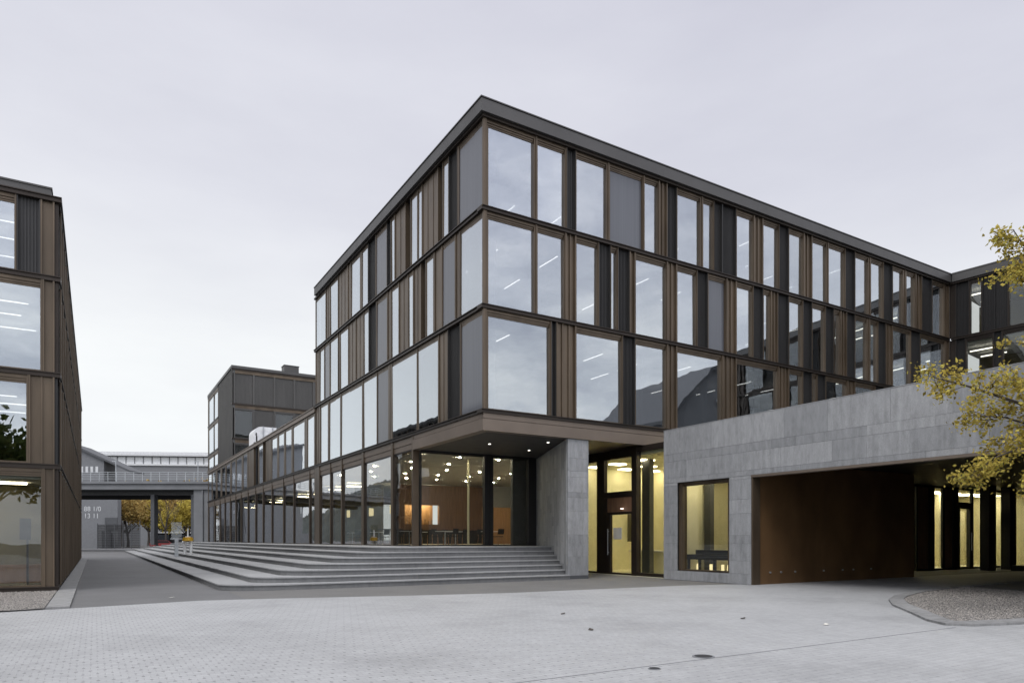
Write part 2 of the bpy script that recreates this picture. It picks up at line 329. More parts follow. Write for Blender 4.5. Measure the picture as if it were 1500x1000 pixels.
R3 = [('W', 0.12, 2.27), ('W', 2.4, 3.75), ('B', 3.75, 4.26), ('W', 4.26, 5.45), ('D', 5.45, 6.04), ('W', 6.11, 6.48), ('D', 6.48, 7.12), ('B', 7.12, 7.43), ('W', 7.43, 9.3), ('B', 9.3, 9.88), ('W', 9.88, 11.17), ('D', 11.17, 11.83), ('S', 11.87, 13.11), ('B', 13.11, 13.77), ('W', 13.77, 14.98), ('D', 14.98, 15.68), ('W', 15.73, 16.29), ('B', 16.29, 16.81), ('D', 16.81, 17.65), ('W', 17.65, 18.79), ('D', 18.79, 19.52), ('W', 19.52, 20.67), ('D', 20.67, 21.38), ('W', 21.38, 21.98), ('B', 21.98, 22.53), ('D', 22.53, 23.27), ('W', 23.27, 24.42), ('W', 24.75, 25.47), ('D', 25.47, 26.21), ('B', 26.21, 26.9), ('W', 26.9, 28.81), ('D', 28.81, 29.77), ('W', 29.84, 32.7), ('B', 32.7, 33.1)]
R2 = [('W', 0.12, 3.05), ('D', 3.05, 3.30), ('B', 3.30, 4.26), ('W', 4.26, 6.74), ('D', 6.74, 7.43), ('W', 7.43, 9.3), ('B', 9.3, 9.88), ('W', 9.88, 12.83), ('B', 12.83, 13.77), ('W', 13.77, 16.86), ('B', 16.86, 17.65), ('W', 17.65, 18.79), ('D', 18.79, 19.52), ('W', 19.52, 19.98), ('D', 19.98, 20.67), ('W', 20.67, 22.59), ('B', 22.59, 23.27), ('W', 23.27, 25.21), ('D', 25.21, 26.01), ('B', 26.01, 26.9), ('W', 26.9, 28.81), ('D', 28.81, 29.77), ('W', 29.84, 32.7), ('B', 32.7, 33.1)]
L4 = [('S', 0.1, 2.09), ('D', 2.34, 3.03), ('W', 3.03, 3.55), ('K', 3.55, 4.02), ('B', 4.02, 5.74), ('W', 5.74, 6.12), ('W', 6.27, 6.98), ('K', 6.98, 7.59), ('B', 7.64, 9.02), ('W', 9.02, 9.47), ('D', 9.47, 10.03), ('S', 10.03, 11.59), ('D', 11.79, 12.85), ('W', 12.85, 13.73), ('W', 14.18, 15.6), ('B', 15.72, 16.22), ('B', 16.34, 18.17), ('W', 18.17, 19.72), ('B', 19.72, 20.75), ('W', 20.75, 22.96)]
L3 = [('W', 0.1, 1.91), ('B', 1.97, 2.4), ('S', 2.4, 3.62), ('B', 3.68, 4.29), ('W', 4.57, 5.29), ('K', 5.29, 5.81), ('B', 5.81, 6.74), ('W', 6.74, 7.22), ('B', 7.31, 8.49), ('W', 8.49, 9.38), ('B', 9.47, 9.93), ('S', 10.03, 11.49), ('D', 11.69, 12.74), ('W', 12.74, 13.5), ('B', 13.5, 14.88), ('B', 14.88, 16.22), ('W', 16.22, 17.64), ('B', 17.77, 18.17), ('W', 18.17, 19.72), ('S', 19.86, 21.06), ('W', 21.06, 21.99), ('B', 22.15, 22.96)]
L2 = [('S', 0.1, 1.91), ('D', 2.03, 3.09), ('B', 3.09, 4.02), ('W', 4.02, 6.12), ('W', 6.35, 9.29), ('S', 9.84, 11.49), ('W', 11.49, 13.5), ('W', 13.84, 17.37), ('W', 17.77, 19.86), ('W', 20.3, 21.83), ('B', 21.99, 22.96)]
for tb, za, zb in ((R2, Z2, Z3), (R3, Z3, Z4), (R4, Z4, Z5)):
    slots(FR, tb, za+0.062, zb-0.087, main, 0.075, 33.1)
for tb, za, zb in ((L2, Z2, Z3), (L3, Z3, Z4), (L4, Z4, Z5)):
    tb = [(k, a-0.05, b+0.10) if k == 'W' else (k, a, b) for k, a, b in tb]
    slots(FL, tb, za+0.062, zb-0.087, main, 0.075, 23.06, dp=0.03, fin=0.010)
for z in (Z2, Z3, Z4):
    ledge(FR, -0.13, 33.1, z, main); ledge(FL, 0.301, 23.15, z, main)
m = MB()
for za, zb in ((Z2, Z3), (Z3, Z4), (Z4, Z5)): m.box(-0.03, 0.074, -0.03, 0.074, za+0.062, zb-0.087)
m.build('corner_post', M['bronze'], main)
# roof with its deep metal edge
m = MB(); m.box(-0.10, 33.1, -0.10, 0.45, Z5-0.085, Z5+0.02); m.box(-0.10, 0.45, 0.451, 23.1, Z5-0.085, Z5+0.02)
m.build('floor_edge', M['bronze_dark'], main)
m = MB(); m.box(-0.22, 33.1, -0.22, 0.5, Z5+0.022, ZT-0.07); m.box(-0.22, 0.5, 0.501, 22.6, Z5+0.022, ZT-0.07)
m.box(-0.19, 33.1, -0.19, 0.5, ZT-0.068, ZT-0.045); m.box(-0.19, 0.5, 0.501, 22.57, ZT-0.068, ZT-0.045)
m.box(-0.25, 33.1, -0.25, 0.5, ZT-0.043, ZT); m.box(-0.25, 0.5, 0.501, 22.63, ZT-0.043, ZT)
edge = m.build('roof_edge', M['fascia'], main)
m = MB(); m.box(0.51, 33.5, 0.51, 22.5, Z5+0.1, Z5+0.3); m.box(8, 15, 12, 18, Z5+0.302, Z5+0.6); m.build('roof', M['far_grey'], main)
# insides of the upper storeys
m = MB()
for z in (Z2, Z3, Z4):
    m.box(0.301, 33.4, 0.301, 23.0, z-0.16, z+0.02)
m.build('floor_slab', M['slab'], main)
m = MB()
for z in (Z3, Z4, Z5+0.1):
    m.box(0.302, 33.4, 0.302, 22.9, z-0.42, z-0.17)
m.build('ceiling', M['plaster'], main)
m = MB()
for za, zb in ((Z2, Z3), (Z3, Z4), (Z4, Z5)):
    m.box(7.5, 33.0, 7.0, 22.9, za+0.021, zb-0.425)
    for x in (9.6, 17.4, 26.5): m.box(x, x+0.12, 2.6, 6.99, za+0.021, zb-0.425)
    for y in (10.1, 16.4): m.box(2.6, 7.49, y, y+0.12, za+0.021, zb-0.425)
    m.box(0.302, 7.4, 22.901, 23.0, za+0.021, zb-0.1)
m.build('inner_wall', M['wall_in'], main)
m = MB()
for za, zb in ((Z2, Z3), (Z3, Z4), (Z4, Z5)):
    for x in (1.2, 5.1, 9.0, 13.2, 17.1, 22.9, 27.9): m.cyl(x, 1.5, za+0.021, zb-0.425, 0.17, 14)
m.build('column', M['wall_in'], main)
ORDW = ['first', 'second', 'third', 'fourth', 'fifth', 'sixth', 'seventh', 'eighth', 'ninth', 'tenth', 'eleventh', 'twelfth', 'thirteenth', 'fourteenth']
lampm = MB(); lampm.box(-0.02, 0.02, 0, 1.35, 0, 0.03); lamp_proto = None
for fi, (zc, fn) in enumerate(((Z3-0.75, 'lowest office floor'), (Z4-0.75, 'middle office floor'), (Z5-0.7, 'top office floor'))):
    for i in range(10):
        for j, (y, wh) in enumerate(((0.75, 'near glass'), (3.6, 'deeper in'))):
            x = 1.45 + 2.45*i
            if (i*3+j*5+fi*4) % 7 in (1, 3) or (fi == 2 and j == 0 and i % 3): continue
            lb = 'slim strip lamp, %s, %s row from corner, %s' % (fn, ORDW[i], wh)
            if lamp_proto is None: lamp_proto = lampm.build('ceiling_lamp', M['lamp_white']); o = lamp_proto
            else: o = lamp_proto.copy(); col.objects.link(o)
            o.location = (x, y + R.uniform(-.3, .9), zc); tag(o, lb, 'lamp', 'strip lamps behind the office windows')
# bottom fascia of the overhang and its soffit
m = MB(); m.box(-0.03, 12.0, -0.03, 0.28, 6.17, Z2-0.087); m.box(-0.03, 0.28, 0.281, 6.62, 6.17, Z2-0.087)
m.box(0.02, 12.0, 0.02, 0.28, 6.142, 6.169); m.box(0.02, 0.28, 0.281, 6.62, 6.142, 6.169)
m.box(-0.08, 12.0, -0.08, 0.28, 5.70, 6.141); m.box(-0.08, 0.28, 0.281, 6.62, 5.70, 6.141)
m.build('overhang_band', M['bronze_pale'], main)
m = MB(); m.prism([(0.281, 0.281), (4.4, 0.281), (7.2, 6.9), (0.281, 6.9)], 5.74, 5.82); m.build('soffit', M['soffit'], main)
m = MB(); m.prism([(4.402, 0.281), (12.0, 0.281), (12.0, 6.9), (7.202, 6.9)], 5.74, 5.82); m.build('soffit', M['bronze_pale'], main)  # paler metal here paints in the warm light spilling from the entrance
# splayed stone pier
SP = [(3.88, 0.03), (4.92, 0.03), (5.35, 0.62), (7.75, 6.45), (6.72, 6.62)]
m = MB(); m.prism(SP, 0.0, 5.698); m.build('pier_core', M['stone_back'], main)
ROWS = [0.95, 0.30, 0.62, 0.78, 0.26, 0.86, 0.55, 0.98, 0.32, 0.7]
def rows(z0, z1, seq, rev=True):
    out = []; z = z1; i = 0
    while z > z0+0.02:
        h = seq[i % len(seq)]; i += 1
        if z-h-z0 < 0.2: h = z-z0
        out.append((z-h, z)); z -= h
    return out
def slabs(m, F, s0, s1, rws, holes=(), wmin=0.6, wmax=1.5, d0=0.0, d1=0.035, whole=False):
    g = 0.0028
    zs = sorted({h[2] for h in holes} | {h[3] for h in holes})
    for za, zb in rws:
        cuts = [za] + [z for z in zs if za+0.02 < z < zb-0.02] + [zb]
        for ca, cb in zip(cuts, cuts[1:]):
            iv = [(s0, s1)]
            for (h0, h1, hz0, hz1) in holes:
                if hz0 < (ca+cb)/2 < hz1:
                    iv = [q for a, b in iv for q in ((a, min(b, h0)), (max(a, h1), b)) if q[1]-q[0] > 0.02]
            for a, b in iv:
                x = a
                while x < b-0.01:
                    w = b-x if whole else R.uniform(wmin, wmax)
                    if b-(x+w) < wmin*0.6: w = b-x
                    e = R.uniform(-0.0025, 0.0025)
                    m.fbox(F, x+g, x+w-g, d0, d1+e, ca+g, cb-g); x += w
m = MB(); rw = rows(0.14, 5.69, [0.78, 0.52, 0.24, 0.62, 0.22, 0.55, 0.95, 0.9])
slabs(m, Fac((3.88, 0.03), (1, 0), (0, -1)), 0.0, 1.04, rw, whole=True)
dx, dy = 2.84, 6.59; ln = math.hypot(dx, dy)
FS = Fac((3.88, 0.03), (dx/ln, dy/ln), (-dy/ln, dx/ln))
for i in range(14):                            # the side is faced with tall narrow strips
    a = 0.04 + i*(ln-0.05)/14; b = 0.04 + (i+1)*(ln-0.05)/14
    z = 0.02 + R.uniform(0, 0.6)
    zz = [0.02]
    while zz[-1] < 5.6: zz.append(min(5.69, zz[-1] + R.choice([0.6, 0.9, 1.3, 0.4])))
    if 5.69-zz[-1] > 0.01: zz.append(5.69)
    for q, w in zip(zz, zz[1:]): m.fbox(FS, a+0.003, b-0.003, 0.0, 0.03+R.uniform(-.003, .003), q+0.003, w-0.003)
m.build('stone_pier', M['stone'], main)
m = MB(); m.box(3.9, 4.9, -0.02, 0.028, 0.004, 0.138); m.build('pier_foot', M['dark_paint'], main)
# ground storey glazing on the left front
L1 = [('W', 6.85, 9.11), ('W', 9.47, 13.39), ('W', 13.84, 17.24), ('W', 17.5, 19.57), ('W', 19.72, 21.99)]
ZF = 1.302
def ground_bays(tb, parent, zt=Z2, lead=0.2):
    for (k, a, b) in tb:
        slots(FL, [(k, a, b)], ZF+0.002, zt-0.68, parent, a-0.04, b+0.04, pane='glass_low', head=0.08, bronze='bronze_dark', dp=0.05, fin=0.01)
        m = MB(); m.fbox(FL, a-0.04, b+0.04, -0.2, -0.03, zt-0.675, zt-0.42); m.fbox(FL, a-0.04, b+0.04, -0.2, 0.0, zt-0.415, zt-0.088)
        m.fbox(FL, a-0.04, b+0.04, -0.2, 0.03, zt-0.665, zt-0.62)
        m.v = m.v[:16]; m.f = m.f[:12]
        m.build('transom_panel', M['bronze_pale'], parent)
ground_bays(L1, main)
for a, b in ((6.63, 6.80), (9.16, 9.42), (13.44, 13.79), (17.29, 17.45), (19.62, 19.67), (22.04, 23.05)):
    MB().fbox(FL, a, b, -0.24, 0.04, ZF+0.002, Z2-0.088).build('facade_column', M['bronze'], main)
# recessed cafe front under the overhang
FC = Fac((0, 6.62), (1, 0), (0, -1))
slots(FC, [('W', 0.36, 3.72), ('W', 4.16, 6.25)], ZF+0.002, 5.735, main, 0.30, 6.85, bronze='panel', pane='glass_low', head=0.12)
for i, (x, y, lb) in enumerate(((2.1, 3.3, 'left'), (4.0, 1.6, 'nearest the pier edge'), (4.7, 4.2, 'beside the cafe glass'))):
    m = MB(); m.cyl(0, 0, 0, 0.02, 0.055, 16); o = m.build('downlight', M['lamp_white']); o.location = (x, y, 5.718)
    tag(o, 'small round downlight in the dark overhang soffit, %s' % lb, 'lamp', 'downlights in the overhang soffit')
# hall behind the ground storey glazing
m = MB(); m.box(0.25, 17.9, 6.75, 23.0, 1.0, ZF); m.box(0.25, 17.9, 23.001, 55.0, 1.0, ZF); m.build('floor_slab', M['hall_floor'], main)
m = MB(); m.box(0.301, 18.0, 6.95, 55.0, 5.76, 5.9); m.build('ceiling', M['plaster'], main)
m = MB(); m.box(5.75, 7.9, 7.4, 7.6, ZF+0.001, 5.75); m.build('inner_wall', M['dark_paint'], main)
m = MB(); m.box(13.6, 17.9, 24.0, 24.3, ZF+0.001, 5.75); m.box(17.6, 17.89, 9.6, 23.99, ZF+0.001, 5.75); m.box(7.901, 17.9, 9.3, 9.59, ZF+0.001, 5.75)
m.build('inner_wall', M['wall_in'], main)

MB().cyl(4.04, 9.0, ZF+0.001, 5.755, 0.06, 14).build('column', M['cream'], main)
# ------------------------------------------------------------------ cafe fittings
bar = thing('bar_counter', 'reddish timber bar block with lit serving hatch inside the cafe', 'bar', (10.0, 25.0, ZF))
m = MB(); bz = ZF
for (x0, x1, z0, z1) in ((6.2, 7.1, 0, 4.42), (7.1, 9.9, 0, 1.45), (7.1, 9.9, 2.9, 4.42), (9.9, 14.5, 0, 4.42)): m.box(x0, x1, 25.0, 25.3, bz+z0, bz+z1)
m.build('timber_front', M['wood'], bar)
m = MB(); m.box(7.1, 9.9, 26.2, 26.3, bz+1.3, bz+3.0); m.build('hatch_back', M['wood_light'], bar)
m = MB(); m.box(7.3, 9.7, 25.35, 26.1, bz+2.95, bz+3.0); m.build('hatch_lamp', M['lamp_panel'], bar)
m = MB(); m.box(5.6, 14.5, 23.2, 24.0, bz+0.001, bz+1.0); m.box(5.5, 4.6, 23.1, 24.05, bz+1.002, bz+1.06); m.build('counter', M['panel'], bar)
m = MB()
for i in range(9): m.cyl(7.3+i*0.29, 25.7, bz+1.46, bz+1.46+R.uniform(.25, .4), 0.05, 10)
m.build('bottle_row', M['glass_low'], bar)
m = MB(); m.box(11.0, 15.8, 20.0, 20.25, ZF+0.001, ZF+2.6); o = m.build('timber_screen', M['wood_light']); tag(o, 'orange timber screen standing behind the right hand cafe pane', 'screen')
def make_table():
    t = thing('cafe_table', 'x', 'table', (0, 0, 0), 0, 'cafe tables behind the corner glass')
    MB().box(-0.38, 0.38, -0.38, 0.38, 0.72, 0.75).build('tabletop', M['white_paint'], t)
    MB().cyl(0, 0, 0.02, 0.72, 0.035, 10).build('leg', M['steel'], t)
    MB().box(-0.22, 0.22, -0.22, 0.22, 0, 0.02).build('base', M['steel'], t); return t
def make_chair():
    t = thing('cafe_chair', 'x', 'chair', (0, 0, 0), 0, 'cafe chairs behind the corner glass')
    MB().box(-0.21, 0.21, -0.2, 0.2, 0.44, 0.48).build('seat', M['screen'], t)
    MB().hexa([(-.2, .2, .58), (.2, .2, .58), (.2, .23, .58), (-.2, .23, .58), (-.2, .26, .86), (.2, .26, .86), (.2, .29, .86), (-.2, .29, .86)]).build('backrest', M['screen'], t)
    for x in (-0.18, 0.18):
        MB().tube([(x, -0.17, 0.44), (x*1.15, -0.22, 0)], [0.013, 0.013], 6).build('leg', M['wood_light'], t)
        MB().tube([(x, 0.27, 0.84), (x, 0.19, 0.46), (x*1.15, 0.24, 0)], [0.013]*3, 6).build('leg', M['wood_light'], t)
    return t
tb0, ch0 = make_table(), make_chair()
tpos = [(1.4, 10.5), (3.0, 9.6), (4.4, 11.2), (5.6, 9.4), (3.6, 14.0), (1.6, 15.5), (1.5, 20.0)]
for i, (x, y) in enumerate(tpos):
    lb = 'small white cafe table on a steel stem, %s counted from the glass corner' % ORDW[i]
    if i == 0: tb0.location = (x, y, ZF+0.001); tb0['label'] = lb
    else: dup(tb0, (x, y, ZF+0.001), R.uniform(0, .6), lb)
    for j, (an, w) in enumerate(((0.2, 'far'), (3.3, 'near'))):
        cl = 'black chair with pale legs on the %s side of the %s cafe table' % (w, ORDW[i])
        px, py = x - math.sin(an)*0.62, y + math.cos(an)*0.62
        if i == 0 and j == 0: ch0.location = (px, py, ZF+0.001); ch0.rotation_euler = (0, 0, an); ch0['label'] = cl
        else: dup(ch0, (px, py, ZF+0.001), an + R.uniform(-.3, .3), cl)
dl = MB(); dl.cyl(0, 0, 0, 0.02, 0.048, 14); dlo = None
for i in range(6):
    for j in range(5):
        x, y = 1.0+i*2.25+(j % 2)*0.9, 8.4+j*3.1
        if x > 13.4: continue
        if dlo is None: dlo = o = dl.build('ceiling_downlight', M['lamp_warm'])
        else: o = dlo.copy(); col.objects.link(o)
        o.location = (x, y, 5.733); tag(o, 'round downlight in cafe ceiling, %s along the %s row from glass' % (ORDW[i], ORDW[j]), 'lamp', 'downlights in the cafe ceiling')
for i, (x, y) in enumerate(((1.6, 13.2), (1.8, 17.6), (1.5, 21.2))):
    t = thing('pendant_lamp', 'white drum pendant lamp hanging behind the left glass, %s from the corner' % ORDW[i], 'lamp', (x, y, 3.0), 0, 'drum pendants in the hall')
    MB().cyl(x, y, 3.05, 3.5, 0.22, 18).build('lamp_shade', M['lamp_dim'], t); MB().cyl(x, y, 3.501, 5.755, 0.012, 6).build('cord', M['black'], t)

# ------------------------------------------------------------------ long low wing and tower
wing = thing('office_wing', 'long two storey glass and bronze wing stretching back along the steps', 'building', (0, 23.1, 0))
G2 = [('W', 23.4, 25.18), ('W', 25.9, 29.19), ('W', 29.61, 31.54), ('W', 31.98, 33.83), ('W', 34.31, 36.31), ('B', 36.57, 38.7), ('K', 38.7, 39.54), ('W', 39.83, 41.58), ('K', 41.88, 43.74), ('B', 43.74, 46.37), ('W', 47.05, 49.19), ('W', 49.93, 53.03), ('W', 53.43, 55.94), ('W', 56.81, 59.53), ('W', 60.0, 62.43), ('W', 63.43, 66.05), ('W', 67.14, 69.97), ('W', 70.55, 73.3)]
G1 = [('W', 23.3, 24.39), ('W', 24.65, 28.79), ('W', 28.99, 31.98), ('W', 32.21, 36.05), ('W', 36.31, 39.54), ('W', 39.83, 42.79), ('W', 43.11, 46.37), ('W', 46.71, 49.93), ('W', 50.3, 53.03), ('W', 53.43, 56.37), ('W', 56.81, 60.0), ('W', 60.48, 63.43), ('W', 63.95, 67.69), ('W', 68.25, 72.97)]
slots(FL, G2, Z2+0.062, Z3-0.35, wing, 23.2, 73.6, dp=0.035, fin=0.010)
for (k, a, b) in G1:
    slots(FL, [(k, a, b)], ZF+0.002, Z2-0.68, wing, a-0.04, b+0.04, pane='glass_low', head=0.08, bronze='bronze_dark', dp=0.05, fin=0.01)
    m = MB(); m.fbox(FL, a-0.04, b+0.04, -0.2, -0.03, Z2-0.675, Z2-0.42); m.fbox(FL, a-0.04, b+0.04, -0.2, 0.0, Z2-0.415, Z2-0.088)
    m.build('transom_panel', M['bronze_pale'], wing)
pb = 23.1
for (k, a, b) in G1 + [('W', 73.66, 74)]:
    MB().fbox(FL, pb+0.02, a-0.06, -0.24, 0.035, ZF+0.002, Z2-0.088).build('facade_column', M['bronze'], wing); pb = b+0.04
ledge(FL, 23.16, 73.7, Z2, wing)
m = MB(); m.box(-0.08, 0.4, 23.1, 73.65, Z3-0.348, Z3-0.08); m.box(-0.13, 0.4, 23.1, 73.7, Z3-0.078, Z3-0.02); m.build('roof_edge', M['bronze_pale'], wing)
m = MB(); m.box(0.401, 18, 23.2, 73.6, Z3-0.3, Z3-0.1); m.build('roof', M['far_grey'], wing)
m = MB(); m.box(0.301, 9, 23.2, 73.5, Z2-0.16, Z2+0.02); m.box(0.301, 9, 55.1, 73.5, 1.0, ZF); m.build('floor_slab', M['slab'], wing)
m = MB(); m.box(6.0, 6.2, 26.3, 73.5, Z2+0.021, Z3-0.31); m.box(6.0, 6.2, 27.0, 73.5, ZF+0.001, 5.75); m.box(0.3, 6.2, 73.4, 73.6, ZF, Z3-0.31)
for y in (33, 44, 57): m.box(2.8, 6.0, y, y+0.2, ZF+0.001, 5.75)
m.build('inner_wall', M['olive'], wing)
m = MB()
for y in (26.5, 30.5, 37, 41, 48, 52, 60, 66): m.box(3.2, 4.4, y, y+0.5, 5.5, 5.55)
m.build('ceiling_light', M['lamp_panel'], wing)
vent = thing('roof_duct', 'white rounded ventilation duct on the low wing roof', 'duct', (3.2, 49.0, Z3-0.1))
pts = []
for i in range(7): w = math.pi/2*i/6; pts.append((1.45-0.7*math.cos(w), 11.95+0.7*math.sin(w)))
prof = [(0.75, 10.3)] + pts + [(2.9, 12.65), (2.9, 10.3)]
m = MB(); n = len(prof)
m.add([(x, 47.8, z) for x, z in prof] + [(x, 50.2, z) for x, z in prof], [tuple(range(n))[::-1], tuple(range(n, 2*n))] + [(i, (i+1) % n, n+(i+1) % n, n+i) for i in range(n)])
m.build('duct_body', M['white_paint'], vent)
m = MB()
for x in (1.6, 2.5): m.box(x, x+0.05, 47.7, 50.3, 10.3, 12.70)
m.build('duct_flange', M['steel'], vent)
t = thing('roof_mast', 'dark slim pole standing at the low wing roof edge', 'pole', (0.15, 43.0, Z3))
MB().tube([(0.1, 43.0, Z2+0.2), (0.1, 43.0, 11.0), (0.12, 43.25, 11.3), (0.15, 43.6, 11.2)], [0.07, 0.07, 0.06, 0.05], 10).build('pole', M['black'], t)
MB().box(-0.12, 0.3, 42.8, 43.2, Z3-0.02, Z3+0.06).build('base', M['black'], t)

tower = thing('office_tower', 'dark ribbed four storey block rising behind the low wing', 'building', (0, 55.5, 10.3))
FT = Fac((0, 55.5), (1, 0), (0, -1)); FTL = Fac((0, 55.5), (0, 1), (-1, 0))
m = MB(); m.box(0.35, 17.5, 55.85, 73.2, Z3-0.09, 20.0); m.build('tower_core', M['panel'], tower)
for zi, (za, zb) in enumerate(((8.75, 12.30), (12.45, 16.0), (16.15, 19.70))):
    if zi == 0: za = Z3-0.08
    ml = MB(); ml.box(-0.04, 17.5, 55.43, 55.8, zb, zb+0.15); ml.build('floor_edge', M['bronze_dark'], tower)
    for i in range(8):
        a, b = 0.06+i*2.15, 0.06+(i+1)*2.15
        lit = (zi == 1 and i in (0, 2)) or (zi == 0 and i in (0, 3))
        if lit:
            slots(FT, [('W', a+0.12, b-0.12)], za+0.02, zb-0.35, tower, a, b-0.002, bronze='tower_panel', pane='glass_low')
            MB().fbox(FT, a, b-0.002, -0.3, -0.24, za, zb).build('tower_backing', M['black'], tower)
        else:
            m = MB(); m.fbox(FT, a, b-0.002, -0.3, -0.14, za+0.02, zb-0.34)
            for q in range(14): m.fbox(FT, a+0.12+q*0.138, a+0.18+q*0.138, -0.139, -0.10, za+0.05, zb-0.38)
            m.fbox(FT, a, a+0.09, -0.139, 0.0, za+0.02, zb-0.34); m.fbox(FT, b-0.09, b-0.004, -0.139, 0.0, za+0.02, zb-0.34)
            m.build('cladding_panel', M['tower_panel'], tower)
        MB().fbox(FT, a, b-0.002, -0.3, -0.02, zb-0.335, zb-0.004).build('spandrel', M['bronze'], tower)
    mm = MB(); mm.fbox(FTL, 0.0, 9.6, -0.3, -0.05, za, zb+0.149)
    for q in range(30): mm.fbox(FTL, 0.15+q*0.315, 0.27+q*0.315, -0.049, 0.0, za, zb+0.149)
    mm.build('cladding_panel', M['tower_panel'], tower)
    slots(FTL, [('W', 9.9, 12.7), ('D', 12.8, 13.2), ('W', 13.3, 17.5), ('B', 17.6, 18.0)], za+0.02, zb-0.3, tower, 9.62, 18.1, dp=0.03, fin=0.01)
    MB().fbox(FTL, 9.62, 18.1, -0.3, 0.03, zb-0.29, zb-0.1).build('spandrel', M['bronze_pale'], tower)
    MB().fbox(FTL, 9.62, 18.1, -0.3, 0.06, zb-0.09, zb+0.149).build('spandrel', M['panel'], tower)
m = MB(); m.box(-0.08, 17.6, 55.36, 73.65, 19.86, 20.15); m.build('roof_edge', M['fascia'], tower)
m = MB(); m.box(5.6, 7.2, 56.3, 57.6, 20.15, 21.05); m.box(5.55, 7.25, 56.25, 57.65, 21.051, 21.12); m.build('chimney', M['fascia'], tower)

# ------------------------------------------------------------------ right wing beyond the inner corner
rw_a = math.atan2(-0.991, 0.131)
FW = Fac((33.1, 0.0), (math.cos(rw_a), math.sin(rw_a)), (math.sin(rw_a), -math.cos(rw_a)))
if FW.n[0] > 0: FW.n = (-FW.n[0], -FW.n[1])
side = thing('office_annex', 'dark glazed office wing turning forward at the far right inner corner', 'building', (33.1, 0, 0))
for z in (Z2, Z3, Z4): ledge(FW, 0.14, 20, z, side)
T1, T2, T3_ = 1.05, 1.75, 3.05
T4 = [('B', 0.1, 0.4), ('D', 0.4, T1), ('W', T1+.1, T2), ('D', T2+.1, (T2+T3_)/2), ('D', (T2+T3_)/2+.05, T3_), ('W', T3_+.1, 8.4), ('W', 8.6, 10.0), ('D', 10.1, 11.5), ('W', 11.6, 13.4), ('D', 13.5, 15), ('W', 15.1, 17.5), ('B', 17.6, 19.8)]
T3 = [('B', 0.1, 0.4), ('D', 0.4, T1-.2), ('W', T1-.1, T2+.6), ('D', T2+.7, T3_-.3), ('W', T3_-.2, 8.2), ('D', 8.3, 9.6), ('W', 9.8, 12.4), ('D', 12.5, 14), ('W', 14.1, 17), ('B', 17.1, 19.8)]
slots(FW, T4, Z4+0.062, Z5-0.087, side, 0.05, 20, pane='glass_low', dmat='panel_black', bronze='bronze_dark'); slots(FW, T3, Z3+0.062, Z4-0.087, side, 0.05, 20, pane='glass_low', dmat='panel_black', bronze='bronze_dark')
slots(FW, T3, Z2+0.062, Z3-0.087, side, 0.05, 20, pane='glass_low', dmat='panel_black', bronze='bronze_dark')
m = MB(); m.fbox(FW, -0.1, 20.2, -0.4, 0.12, Z5-0.085, Z5+0.02); m.build('floor_edge', M['bronze_dark'], side)
m = MB(); m.fbox(FW, 0.25, 20.3, -0.4, 0.22, Z5+0.022, ZT-0.07); m.fbox(FW, 0.25, 20.3, -0.4, 0.25, ZT-0.068, ZT); m.build('roof_edge', M['fascia'], side)
m = MB(); m.fbox(FW, 0.1, 20, -9, -0.401, Z5+0.1, Z5+0.3); m.build('roof', M['far_grey'], side)
m = MB()
for z in (Z2, Z3, Z4): m.fbox(FW, 0.1, 20, -9, -0.31, z-0.16, z+0.02)
m.build('floor_slab', M['slab'], side)
m = MB()
for z in (Z3, Z4, Z5+0.1): m.fbox(FW, 0.1, 20, -8.9, -0.31, z-0.42, z-0.17)
m.build('ceiling', M['plaster'], side)
m = MB()
for za, zb in ((Z2, Z3), (Z3, Z4), (Z4, Z5)):
    m.fbox(FW, 0.1, 20, -5.2, -5.0, za+0.021, zb-0.425)
m.build('inner_wall', M['olive'], side)
m = MB(); m.fbox(FW, 19.8, 20, -9, -0.3, 0, Z5); m.fbox(FW, 0.1, 20, -9.2, -9.001, 0, Z5); m.build('end_wall', M['panel'], side)
k = 0
for fi, (z, fn) in enumerate(((Z4-0.7, 'middle'), (Z5-0.65, 'top'))):
    for s in (1.45, 4.2, 7.2, 9.4):
        for dd in (-1.3, -3.2):
            m = MB(); m.fbox(FW, s-0.7, s+0.7, dd-0.05, dd+0.05, z, z+0.05); o = m.build('ceiling_lamp', M['lamp_white'])
            tag(o, 'strip lamp, %s floor of right wing, %s from inner corner, %s row' % (fn, ORDW[[1.45, 4.2, 7.2, 9.4].index(s)], 'front' if dd > -2 else 'back'), 'lamp', 'strip lamps in the right wing')

# ------------------------------------------------------------------ stone gatehouse
gate = thing('stone_gatehouse', 'low grey stone gatehouse wall with wide passage opening and one window', 'gatehouse', (7.3, -1.9, 0))
FG = Fac((7.3, 0), (0, -1), (-1, 0))          # s = -y
GT = 6.0; gz = 3.88
holes = [(2.66, 5.28, 0.38, 3.86), (6.26, 19.0, 0.0, gz)]
m = MB()
def wall_boxes(F, s0, s1, z0, z1, holes, d0, d1):
    zs = sorted({z0, z1} | {h[2] for h in holes} | {h[3] for h in holes}); zs = [z for z in zs if z0 <= z <= z1]
    for a, b in zip(zs, zs[1:]):
        iv = [(s0, s1)]
        for h in holes:
            if h[2] < (a+b)/2 < h[3]: iv = [q for u, v in iv for q in ((u, min(v, h[0])), (max(u, h[1]), v)) if q[1]-q[0] > 0.01]
        for u, v in iv: m.fbox(F, u, v, d0, d1, a, b)
wall_boxes(FG, 1.94, 22.0, 0.0, GT-0.04, holes, -0.30, -0.036)
m.box(7.62, 12.0, -1.93, -1.75, 0.0, GT-0.04)
m.build('wall', M['stone_back'], gate)
m = MB()
